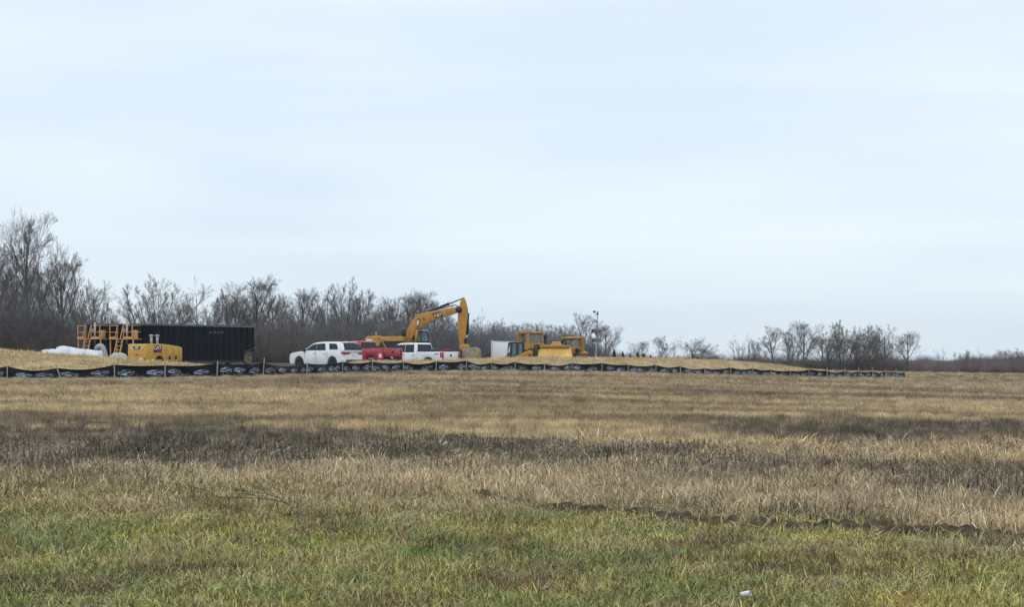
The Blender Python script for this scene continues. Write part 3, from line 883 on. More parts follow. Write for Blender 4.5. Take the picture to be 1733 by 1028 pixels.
# ------------------------------------------------------------------ white SUV
def build_suv():
    o = empty('parked_suv', G(551, 117), R(142))
    tag(o, 'white SUV with dark windows parked beside the red pickup', 'car')
    low = [(2.42, .30), (2.53, .50), (2.55, .72), (2.50, .92), (2.36, 1.02), (2.0, 1.09), (1.2, 1.17), (0, 1.18), (-1.5, 1.21), (-2.35, 1.22), (-2.50, 1.12), (-2.56, .85), (-2.58, .55), (-2.50, .36), (-2.0, .34)]
    low += arcpts(-1.50, .39, .44, 185, -5)[::1] + [(-.9, .27), (.95, .27)] + arcpts(1.52, .39, .44, 185, -5) + [(2.05, .30)]
    # narrow the nose and tail
    def yl(x, z):
        k = 1 - .16 * max(0, (abs(x) - 1.9) / .66) ** 2
        return (.965 - .10 * max(0, z - .85) - .06 * max(0, .5 - z)) * k
    MB().prism(low, lambda x, z: -yl(x, z), yl).build('body', WHT, o, bevel=.045, angle=35)
    gh = [(1.22, 1.13), (.95, 1.32), (.42, 1.64), (.15, 1.72), (-.4, 1.775), (-1.3, 1.78), (-2.0, 1.72), (-2.22, 1.67), (-2.42, 1.40), (-2.50, 1.15)]
    yg = lambda x, z: (.93 - .30 * (z - 1.15)) * (1 - .05 * max(0, (-x - 1.6)))
    MB().prism(gh, lambda x, z: -yg(x, z), yg).build('cabin', WHT, o, bevel=.05, angle=30)
    sidewin(o, [(1.0, 1.215), (.40, 1.575), (.16, 1.635), (.02, 1.645), (-.02, 1.215)], yg, .008, GLS, 'front_window')
    sidewin(o, [(-.05, 1.215), (-.01, 1.645), (-.72, 1.665), (-.86, 1.225)], yg, .008, GLS, 'rear_window')
    sidewin(o, [(-1.22, 1.27), (-1.08, 1.66), (-1.62, 1.65), (-1.80, 1.58), (-1.93, 1.28)], yg, .008, GLS, 'quarter_window')
    def rearq(y0, y1, z0, z1, off, m, name, x0=-2.50, z00=1.15, x1=-2.22, z11=1.67):
        f = lambda z: x0 + (x1 - x0) * (z - z00) / (z11 - z00)
        f2 = lambda z: (-2.5 + (z - 1.15) * .32) if z < 1.4 else (-2.42 + (z - 1.4) * .74)
        MB().add([(f2(z0) - off, y0, z0), (f2(z0) - off, y1, z0), (f2(z1) - off, y1 * .88, z1), (f2(z1) - off, y0 * .88, z1),
                  (f2(z0) + .03, y0, z0), (f2(z0) + .03, y1, z0), (f2(z1) + .03, y1 * .88, z1), (f2(z1) + .03, y0 * .88, z1)],
                 [(0, 1, 2, 3), (7, 6, 5, 4), (0, 4, 5, 1), (1, 5, 6, 2), (2, 6, 7, 3), (3, 7, 4, 0)]).build(name, m, o)
    rearq(-.78, .78, 1.40, 1.635, .035, GLS, 'back_window')
    rearq(-.84, .84, 1.23, 1.40, .035, GLS, 'back_window_lower')
    MB().prism([(-2.36, 1.725), (-2.0, 1.76), (-2.0, 1.72), (-2.34, 1.70)], -.66, .66).build('spoiler', WHT, o)
    # windscreen
    MB().add([(1.14, -.80, 1.20), (1.14, .80, 1.20), (.36, .70, 1.68), (.36, -.70, 1.68), (1.10, -.8, 1.17), (1.10, .8, 1.17), (.32, .70, 1.65), (.32, -.7, 1.65)],
             [(0, 1, 2, 3), (7, 6, 5, 4), (0, 4, 5, 1), (1, 5, 6, 2), (2, 6, 7, 3), (3, 7, 4, 0)]).build('windscreen', GLS, o)
    for s in (1, -1):
        MB().add([(-2.575, s * .93, .93), (-2.575, s * .93, 1.11), (-2.585, s * .35, 1.11), (-2.585, s * .46, .93), (-2.30, s * .945, 1.12), (-2.30, s * .955, 1.0)],
                 [(0, 1, 2, 3), (0, 5, 4, 1)]).build('tail_light', LAMPD, o)
        MB().box((.98, s * 1.0, 1.20), (.16, .18, .14)).build('mirror', TRIMB, o, bevel=.03)
        MB().add([(2.51, s * .80, .80), (2.40, s * .88, .80), (2.36, s * .86, .93), (2.49, s * .72, .93)], [(0, 1, 2, 3)]).build('headlight', CHRM, o)
        for x in (.10, -.80):
            MB().box((x, s * .955, 1.02), (.22, .03, .035)).build('door_handle', CHRM, o)
        for x in (.50 + .50, -.03, -1.02):
            MB().box((x, s * .962, .78), (.012, .006, .78)).build('door_seam', TRIMB, o)
        for x in (1.52, -1.5):
            MB().lathe([(.40, -.02), (.36, .0), (.001, .0)], 'y', (x, s * .74, .40), 20).build('wheel_well', TRIMB, o)
            wheel(o, x, s * .83, .38, .24, s)
    MB().box((-2.60, 0, 1.08), (.03, 1.0, .045)).build('tail_strip', LAMPD, o)
    MB().box((-2.60, 0, .93), (.02, .36, .13)).build('number_plate', SIGNW, o)
    MB().box((-2.585, 0, .50), (.06, 1.5, .20)).build('rear_bumper', TRIMB, o, bevel=.02)
    MB().lathe([(.001, .10), (.02, .09), (.07, .01), (.08, 0)], 'z', (-1.9, 0, 1.72), 12).build('roof_antenna', WHT, o)
    MB().box((2.55, 0, .72), (.02, 1.0, .16)).build('grille', TRIMB, o)
build_suv()

# ------------------------------------------------------------------ pickups
def build_pickup(px, D, yaw, paint, label, rail=1.38, roof=1.93, lampm=LAMP, badge=True, cover=True, sticker=False, cf=0.0):
    o = empty('pickup_truck', G(px, D), R(yaw))
    tag(o, label, 'pickup')
    w = .985
    belt = 1.24
    low = [(2.86, .50), (2.92, .75), (2.90, 1.02), (2.80, 1.13), (2.4, 1.18), (1.5, 1.235), (.5, belt), (-.70, belt), (-.70, .45)]
    low += [(.9, .42)] + arcpts(1.88, .44, .50, 185, -5) + [(2.5, .48)]
    yl = lambda x, z: (w - .10 * max(0, z - .95) - .04 * max(0, .6 - z)) * (1 - .10 * max(0, (x - 2.2) / .7) ** 2)
    MB().prism(low, lambda x, z: -yl(x, z), yl).build('body', paint, o, bevel=.04, angle=35)
    gh = [(1.58 + cf, 1.20), (1.2 + cf, 1.42), (.70 + cf, roof - .13), (.42 + cf, roof - .03), (-.05, roof), (-.45, roof - .01), (-.60, roof - .05), (-.70, 1.22)]
    yg = lambda x, z: .945 - .24 * (z - 1.2)
    MB().prism(gh, lambda x, z: -yg(x, z), yg).build('cabin', paint, o, bevel=.05, angle=30)
    zt = roof - .15
    sidewin(o, [(1.34 + cf, 1.28), (.68 + cf, zt), (.36, zt + .02), (.33, 1.28)], yg, .008, GLS, 'front_window')
    sidewin(o, [(.30, 1.28), (.33, zt + .02), (-.40, zt + .02), (-.46, 1.28)], yg, .008, GLS, 'rear_window')
    f2 = lambda z: -.70 + (z - 1.22) * .10 / (roof - 1.27)
    q = []
    for z, yy in ((1.30, .80), (zt + .03, .70)):
        q.append((f2(z), yy, z))
    (xa, ya, za), (xb, yb, zb) = q
    MB().add([(xa - .012, -ya, za), (xa - .012, ya, za), (xb - .012, yb, zb), (xb - .012, -yb, zb), (xa + .02, -ya, za), (xa + .02, ya, za), (xb + .02, yb, zb), (xb + .02, -yb, zb)],
             [(0, 1, 2, 3), (7, 6, 5, 4), (0, 4, 5, 1), (1, 5, 6, 2), (2, 6, 7, 3), (3, 7, 4, 0)]).build('back_window', GLS, o)
    MB().add([(x + cf, y, z) for x, y, z in ((1.50, -.80, 1.26), (1.50, .80, 1.26), (.66, .70, roof - .11), (.66, -.70, roof - .11), (1.46, -.8, 1.22), (1.46, .8, 1.22), (.62, .70, roof - .15), (.62, -.7, roof - .15))],
             [(0, 1, 2, 3), (7, 6, 5, 4), (0, 4, 5, 1), (1, 5, 6, 2), (2, 6, 7, 3), (3, 7, 4, 0)]).build('windscreen', GLS, o)
    # bed
    side = [(-.74, rail), (-.74, .50)] + arcpts(-1.72, .44, .50, -5, 185)[::1] + [(-2.84, .60), (-2.88, .75), (-2.86, rail - .03), (-2.82, rail)]
    side = [(-.74, rail), (-2.82, rail), (-2.86, rail - .03), (-2.88, .75), (-2.84, .60), (-2.3, .56)] + arcpts(-1.72, .44, .50, 175, 5) + [(-.74, .50)]
    for s in (1, -1):
        a, b = (w, w - .09) if s > 0 else (-w + .09, -w)
        MB().prism(side, a, b).build('bed_side', paint, o, bevel=.025, angle=35)
        MB().box((-2.885, s * (w - .10), rail - .23), (.04, .17, .40)).build('tail_light', lampm, o, bevel=.012)
        MB().box((-2.80, s * (w + .004), rail - .23), (.12, .012, .38)).build('side_lamp', lampm, o)
        MB().box((1.25 + cf, s * 1.09, 1.32), (.16, .22, .20)).build('mirror', TRIMB, o, bevel=.03)
        MB().add([(2.905, s * .80, .86), (2.78, s * .93, .86), (2.74, s * .92, 1.06), (2.88, s * .76, 1.06)], [(0, 1, 2, 3)]).build('headlight', CHRM, o)
        for x in (.46, -.38):
            MB().box((x, s * .975, 1.10), (.22, .03, .04)).build('door_handle', CHRM if paint is WHT else TRIMB, o)
        for x in (1.38, .35, -.52):
            MB().box((x, s * (w - .004), .84), (.012, .012, .72)).build('door_seam', TRIMB, o)
        for x in (1.88, -1.72):
            MB().lathe([(.46, -.02), (.42, .0), (.001, .0)], 'y', (x, s * .70, .46), 20).build('wheel_well', TRIMB, o)
            wheel(o, x, s * .84, .41, .26, s, MUD if sticker else RUB)
        if badge:
            MB().box((-2.45, s * (w + .006), rail - .17), (.36, .010, .055)).build('side_badge', SIGNK, o)
    MB().box((-1.80, 0, .70), (2.1, 1.78, .06)).build('bed_floor', TRIMB, o)
    MB().box((-2.84, 0, rail - .30), (.07, 1.62, .60)).build('tailgate', paint, o, bevel=.02)
    MB().lathe([(.001, -.02), (.085, -.015), (.10, 0)], 'x', (-2.88, 0, rail - .27), 14).build('tailgate_emblem', SIGNK, o)
    MB().box((-2.90, 0, .62), (.12, 1.9, .17)).build('rear_bumper', CHRM if paint is WHT else TRIMB, o, bevel=.03)
    MB().box((2.92, 0, .88), (.03, 1.2, .26)).build('grille', TRIMB, o)
    if cover:
        MB().box((-1.05, 0, rail + .0), (.52, 1.7, .34)).build('tool_box', BLK, o, bevel=.02)
        MB().box((-2.0, 0, rail - .12), (1.3, 1.74, .06)).build('bed_liner', TRIMB, o)
    if sticker:
        MB().box((-2.62, w + .006, rail - .52), (.26, .010, .26)).build('sticker', SIGNW, o)
    return o
build_pickup(612, 122, 142, RED, 'dark red pickup truck with a white sticker on its bed side', rail=1.43, roof=1.95, cover=True, badge=False, sticker=True)
wp = build_pickup(706, 128, 141, WHT, 'white pickup truck with red tail lights and a black tool box in its bed', rail=1.32, roof=1.97, cf=.45)
wp.scale = (1.12, 1.0, 1.0)
# red board sticking out of the white pickup's bed
b = P(752, 594.5, 126.4)
rb = MB().bar(b + Vector((-.45, .10, -.10)), b + Vector((.42, -.12, .16)), .10, .05).build('board', mat('red_board', (.55, .05, .04), .5), None, bevel=.006)
tag(rb, 'short red board sticking up out of the white pickup bed', 'board')

# ------------------------------------------------------------------ black tanks with yellow platforms
def build_tank(loc, yaw, label, group=None):
    o = empty('frac_tank', loc, yaw)
    tag(o, label, 'tank', 'black wheeled tanks with yellow access platforms')
    L, W2, H = 13.4, 1.25, 3.2
    # corrugated sides
    def sheet(y, s):
        V, F = [], []
        n = 18
        xs = []
        pitch = (L - .3) / n
        for i in range(n):
            x0 = .15 + i * pitch
            xs += [(x0, 0), (x0 + pitch * .50, 0), (x0 + pitch * .60, .09), (x0 + pitch * .90, .09)]
        xs.append((L - .15, 0))
        for x, d in xs:
            zb = .32 if x < L - 1.4 else 1.15
            V += [(x, y - s * d, zb), (x, y - s * d, H - .10)]
        F = [(2 * i, 2 * i + 2, 2 * i + 3, 2 * i + 1) for i in range(len(xs) - 1)]
        MB().add(V, F).build('side_sheet', TANK, o)
    sheet(W2, 1); sheet(-W2, -1)
    MB().prism([(.02, .30), (L - 1.4, .30), (L - 1.4, 1.12), (L - .02, 1.12), (L - .02, H - .08), (.02, H - .08)], -W2 + .10, W2 - .10).build('shell', TANK, o)
    for s in (1, -1):
        MB().bar((0, s * (W2 + .005), H - .05), (L, s * (W2 + .005), H - .05), .08, .11).build('top_rail', TANKROOF, o)
        MB().bar((0, s * W2, .27), (L - 1.4, s * W2, .27), .10, .14).build('bottom_rail', BLK, o)
    MB().box((L / 2, 0, H + .0), (L - .05, 2 * W2 - .06, .05)).build('roof', TANKROOF, o)
    for x, r, h in ((5.6, .22, .14), (7.6, .08, .08), (10.3, .27, .22), (12.2, .12, .06)):
        mb = MB().lathe([(r, 0), (r, h * .5), (r * 1.15, h * .5), (r * 1.1, h * .8), (.001, h)], 'z', (x, -.3, H + .02), 16)
        mb.build('hatch', GREY if x == 10.3 else TANKROOF, o)
    # white lettering row high on the side, unreadable at this distance
    for k in range(4):
        MB().box((7.9 + k * .46, -W2 - .008, 2.62 + (k % 2) * .02), (.30, .008, .07)).build('stencil', mat('worn_stencil', (.16, .17, .18), .6), o)
    # rear axle
    for s in (1, -1):
        MB().prism([(L - 1.65, 1.02), (L - .05, 1.35), (L - .05, 1.42), (L - 1.65, 1.09)], s * W2 - .25, s * W2 + .06).build('fender', BLK, o)
        wheel(o, L - .75, s * 1.02, .52, .30, s, MUD, MUD)
    MB().tube((L - .75, -1.0, .52), (L - .75, 1.0, .52), .07).build('axle', BLK, o)
    MB().box((L - .75, 0, .85), (1.3, .9, .5)).build('axle_frame', BLK, o)
    # front platform
    Z = 2.02
    pl = MB().box((-.48, 0, Z), (.95, 2.5, .06)).build('platform_deck', YELP, o, bevel=.006, segs=1)
    def rail(y0, y1, x=-.93):
        mb = MB()
        for y in (y0, y1):
            mb.bar((x, y, Z), (x, y, Z + 1.08), .055, .055)
        for z in (Z + .55, Z + 1.06):
            mb.bar((x, y0, z), (x, y1, z), .05, .05)
        mb.build('guard_rail', YELP, o)
        MB().box((x - .035, (y0 + y1) / 2, Z + .09), (.03, abs(y1 - y0) + .06, .20)).build('toe_board', YELP, o)
    rail(.42, 1.22); rail(-1.15, -.22)
    for y in (1.22, -1.15):
        mb = MB()
        for z in (Z + .55, Z + 1.06): mb.bar((-.93, y, z), (-.02, y, z), .05, .05)
        mb.build('side_rail', YELP, o)
    for y in (1.2, .5, -1.2):
        MB().bar((-.88, y, Z - .03), (-.88, y, 0.0), .08, .08).build('support_leg', YELP, o)
    # ladder
    lad = empty('ladder', (0, 0, 0)); lad.parent = o
    for y in (.38, -.20):
        MB().bar((-.95, y, Z + 1.05), (-1.15, y + .10, Z), .055, .055, up=(0, 1, 0)).build('handrail', YELP, lad)
        MB().bar((-.98, y, Z), (-1.55, y, 0.02), .07, .10, up=(1, 0, 0)).build('stringer', YELP, lad)
    for k in range(6):
        t = (k + .7) / 6.6
        MB().box((-.98 - .57 * t, .09, Z - t * Z), (.16, .56, .045)).build('rung', YELP, lad)
    # cabinet on the deck, stand pipes
    MB().box((-.62, -1.10, Z + .36), (.40, .30, .66)).build('cabinet', YELP, o, bevel=.012)
    MB().tube((-.12, .18, 1.6), (-.12, .18, H + .14), .09, .09, 10).build('stand_pipe', GREY, o)
    MB().tube((-.10, -.75, .5), (-.10, -.75, .9), .11, .11, 10).build('valve_pipe', GREY, o)
    MB().box((-.02, .62, 2.75), (.03, .36, .22)).build('plate', mat('green_plate', (.25, .32, .28), .6), o)
    return o
tk_yaw = R(58)
c0 = P(240, 602, 137.0)
tdir = Vector((math.cos(tk_yaw), math.sin(tk_yaw), 0)); tlat = Vector((-math.sin(tk_yaw), math.cos(tk_yaw), 0))
t1 = c0 + tlat * 1.25; t1.z = float(zg(t1.x, t1.y))
t2 = t1 + tlat * 3.45; t2.z = float(zg(t2.x, t2.y))
t1.z = 1.04; t2.z = 1.06
build_tank(t1, tk_yaw, 'black corrugated wheeled tank with its long side in full view behind the generator')
build_tank(t2, tk_yaw, 'black wheeled tank showing its yellow end platform behind the white tarp')

# fat ribbed hose beside the tanks
def build_hose():
    o0 = P(170, 607, 133.5); o0.z = float(zg(o0.x, o0.y))
    mb = MB()
    pts = []
    for i in range(26):
        t = i / 25
        a = R(178 - 150 * t)
        pts.append(Vector((.10 + .33 * math.cos(a) + .25 * t, -.05 * t, 1.02 + .42 * math.sin(a) if t < .35 else 0)))
    # rise, bend over and drop to the ground
    path = [(-.30, .1, 1.20), (-.22, .06, 1.36), (-.06, .03, 1.46), (.10, 0, 1.42), (.22, -.03, 1.25), (.30, -.05, 1.0), (.36, -.06, .7), (.40, -.07, .4), (.42, -.08, .02)]
    P2 = []
    for a, b in zip(path[:-1], path[1:]):
        for s_ in range(5): P2.append(Vector(a).lerp(Vector(b), s_ / 5))
    n = 12
    V, F = [], []
    for i, p in enumerate(P2):
        d = (P2[min(i + 1, len(P2) - 1)] - P2[max(i - 1, 0)]).normalized()
        a = d.cross(Vector((0, 1, 0))).normalized(); b = d.cross(a)
        r = .20 + (.022 if i % 2 else 0)
        for k in range(n):
            t = 2 * math.pi * k / n
            V.append(p + (a * math.cos(t) + b * math.sin(t)) * r)
    F = [(i * n + k, i * n + (k + 1) % n, (i + 1) * n + (k + 1) % n, (i + 1) * n + k) for i in range(len(P2) - 1) for k in range(n)]
    F.append(tuple(range(n)))
    o = MB().add(V, F, True).build('ribbed_hose', mat('pale_grey_hose', (.36, .36, .37), .6, vary=.2), None)
    o.location = o0
    tag(o, 'fat pale grey ribbed hose bending down in front of the tanks', 'hose')
build_hose()

# ------------------------------------------------------------------ yellow towable generator
def build_generator():
    o = empty('towable_generator', G(262, 106), R(53))
    tag(o, 'yellow towable generator with two grey exhaust stacks behind the straw mound', 'generator')
    yw = .83
    prof = [(-1.35, .55), (-1.38, .95), (-1.36, 1.50), (-1.30, 1.56), (-.3, 1.57), (.4, 1.52), (1.2, 1.41), (1.42, 1.36), (1.44, .58)]
    prof += [(.9, .55)] + arcpts(-.35, .52, .34, 5, 175, 8)
    MB().prism(prof, -yw, yw).build('canopy', YELG, o, bevel=.03, angle=35)
    MB().box((0, 0, .50), (2.78, 1.5, .12)).build('chassis', mat('dark_yellow_chassis', (.40, .24, .04), .6), o)
    MB().box((-1.40, 0, .66), (.05, 1.62, .30)).build('rear_skirt', mat('ochre_skirt', (.52, .29, .045), .5), o, bevel=.01)
    # rear decal: pale winged plate with dark grille and bright badge
    MB().add([(-1.395, -.62, 1.42), (-1.395, .62, 1.42), (-1.398, .40, 1.22), (-1.398, -.40, 1.22)], [(0, 1, 2, 3)]).build('rear_wing_plate', mat('pale_wing', (.72, .62, .42), .5), o)
    MB().add([(-1.402, -.42, 1.41), (-1.402, .42, 1.41), (-1.404, .26, 1.25), (-1.404, -.26, 1.25)], [(0, 1, 2, 3)]).build('rear_grille', BLK, o)
    MB().box((-1.41, 0, 1.34), (.012, .28, .07)).build('rear_badge', SIGNW, o)
    MB().box((-1.405, 0, .92), (.012, .30, .03)).build('handle', TRIMB, o)
    for s in (1, -1):
        MB().box((-1.43, s * .72, .68), (.03, .17, .15)).build('tail_light', LAMP, o, bevel=.01)
        MB().lathe([(.33, -.04), (.33, .03), (.001, .03)], 'y', (-.35, s * .70, .50), 18).build('wheel_well', TRIMB, o)
        wheel(o, -.35, s * .79, .27, .18, s, RUB, GREY)
    MB().box((-1.43, -.40, .68), (.012, .24, .11)).build('number_plate', SIGNW, o)
    for x in (.42, .92):
        MB().box((x, -yw - .004, .74), (.17, .012, .22)).build('vent', TRIMB, o)
    for x in (.18, .70, 1.18):
        MB().box((x, -yw - .003, .98), (.012, .008, .74)).build('panel_seam', TRIMB, o)
    MB().box((-.52, -yw - .006, 1.27), (.62, .014, .44)).build('maker_plate', SIGNK, o)
    text('CAT', .30, o, SIGNW, (-.54, -yw - .018, 1.32), (R(90), 0, 0))
    MB().box((-.40, -yw - .015, 1.115), (.34, .01, .07)).build('plate_stripe', SIGNR, o)
    for x, y in ((-.72, -.50), (-.25, -.50)):
        mb = MB().tube((x, y, 1.5), (x, y, 2.02), .075, .075, 12)
        mb.lathe([(.075, 1.98), (.13, 2.03), (.13, 2.10), (.001, 2.13)], 'z', (x, y, 0), 12)
        mb.build('exhaust_stack', GREY, o)
    MB().bar((1.4, 0, .50), (2.5, 0, .48), .12, .12).build('tow_bar', BLK, o)
    MB().tube((2.3, 0, .5), (2.3, 0, 0.0), .04).build('jack_leg', BLK, o)
build_generator()

# ------------------------------------------------------------------ white tarp over a stack, grey bundle
def build_tarp():
    base = G(124, 108)
    nx, ny = 60, 30
    Lx, Ly = 3.75, 1.9
    V = []
    for j in range(ny + 1):
        for i in range(nx + 1):
            x = (i / nx - .5) * (Lx + .5); y = (j / ny - .5) * (Ly + .6)
            ex = (Lx / 2 - abs(x) + (.0 if x < 0 else -.10)) / (.14 if x < 0 else .30); ey = (Ly / 2 - abs(y)) / .12
            k = max(0, min(1, min(ex, ey) + .35)); k = k * k * (3 - 2 * k)
            h = 1.28 if x > -.95 else 1.16
            bump = 0
            h += .13 * math.exp(-((x + .55) / .55) ** 2) - .06 * max(0, x - .2)
            z = h * k + .02 * math.sin(7 * x + 3 * y) * k + .10 * (1 - k) * abs(math.sin(5.3 * x + 1.2 * y)) * k
            z += .035 * mnoise.noise(Vector((x * 2.3, y * 2.3, 1.0))) - .055 * abs(mnoise.noise(Vector((x * 3.1 + y * 1.5, y * 4.0, 4.0)))) * 2 * k
            V.append((x, y - (.10 * math.sin(6 * x) + .05 * math.sin(13 * x)) * (1 - k) * (1 if y < 0 else -1), max(0.0, z)))
    F = [(j * (nx + 1) + i, j * (nx + 1) + i + 1, (j + 1) * (nx + 1) + i + 1, (j + 1) * (nx + 1) + i) for j in range(ny) for i in range(nx)]
    o = MB().add(V, F, True).build('tarp_covered_pile', TARP, None)
    o.location = base; o.rotation_euler = (0, R(2.0), R(8))
    tag(o, 'low pile under a wrinkled white tarp on the straw mound', 'tarp')
    b2 = G(199, 111)
    V = []
    for j in range(21):
        for i in range(41):
            x = (i / 40 - .5) * 1.5; y = (j / 20 - .5) * 1.1
            k = max(0, 1 - (abs(x) / .75) ** 4) * max(0, 1 - (abs(y) / .55) ** 3)
            V.append((x, y, (1.02 + .04 * mnoise.noise(Vector((x * 3, y * 3, 5)))) * k ** .5 * (1 - .25 * (x < -.2) * min(1, (-.2 - x) / .5))))
    F = [(j * 41 + i, j * 41 + i + 1, (j + 1) * 41 + i + 1, (j + 1) * 41 + i) for j in range(20) for i in range(40)]
    o = MB().add(V, F, True).build('covered_bundle', mat('grey_canvas', (.42, .41, .37), .8, vary=.12), None)
    o.location = b2
    tag(o, 'small bundle under grey canvas beside the yellow generator', 'bundle')
build_tarp()

# ------------------------------------------------------------------ excavator
def crawler(o, Lt, ht, wt, y, name='track', nsh=34, shm=None):
    """one crawler track: oval belt of shoes, rollers inside"""
    r = ht / 2
    prof = []
    per = []
    n = 12
    for i in range(n + 1):
        a = R(-90 + 180 * i / n); per.append((Lt / 2 - r + r * math.cos(a), r + r * math.sin(a)))
    for i in range(n + 1):
        a = R(90 + 180 * i / n); per.append((-Lt / 2 + r + r * math.cos(a), r + r * math.sin(a)))
    inner = [((x) * .97, r + (z - r) * .84) for x, z in per]
    t = MB()
    m = len(per)
    for ring, yy in ((per, -wt / 2), (per, wt / 2)):
        pass
    v = [(x, y - wt / 2, z) for x, z in per] + [(x, y + wt / 2, z) for x, z in per] + [(x, y - wt / 2, z) for x, z in inner] + [(x, y + wt / 2, z) for x, z in inner]
    f = []
    for i in range(m):
        j = (i + 1) % m
        f += [(i, j, m + j, m + i), (2 * m + i, 3 * m + i, 3 * m + j, 2 * m + j), (i, 2 * m + i, 2 * m + j, j), (m + i, m + j, 3 * m + j, 3 * m + i)]
    t.add(v, f)
    # grousers
    Ltot = 2 * (Lt - ht) + math.pi * ht
    for k in range(nsh):
        s = k / nsh * Ltot
        if s < Lt - ht: p = (-(Lt - ht) / 2 + s, 0); nn = (0, -1)
        elif s < Lt - ht + math.pi * r:
            a = -math.pi / 2 + (s - (Lt - ht)) / r; p = ((Lt - ht) / 2 + r * math.cos(a), r + r * math.sin(a)); nn = (math.cos(a), math.sin(a))
        elif s < 2 * (Lt - ht) + math.pi * r: p = ((Lt - ht) / 2 - (s - (Lt - ht) - math.pi * r), ht); nn = (0, 1)
        else:
            a = math.pi / 2 + (s - 2 * (Lt - ht) - math.pi * r) / r; p = (-(Lt - ht) / 2 + r * math.cos(a), r + r * math.sin(a)); nn = (math.cos(a), math.sin(a))
        c = Vector((p[0], y, p[1])); d = Vector((nn[0], 0, nn[1]))
        t.bar(c, c + d * .055, wt, .05, up=(-nn[1], 0, nn[0]))
    ob = t.build(name, shm or BLK, o)
    rr = MB()
    for k in range(5):
        x = (k / 4 - .5) * (Lt - ht)
        rr.lathe([(.001, -wt * .4), (r * .45, -wt * .4), (r * .45, wt * .4), (.001, wt * .4)], 'y', (x, y, r * (1 if k in (0, 4) else .6)), 14)
    rr.build('rollers', BLK, ob)
    return ob

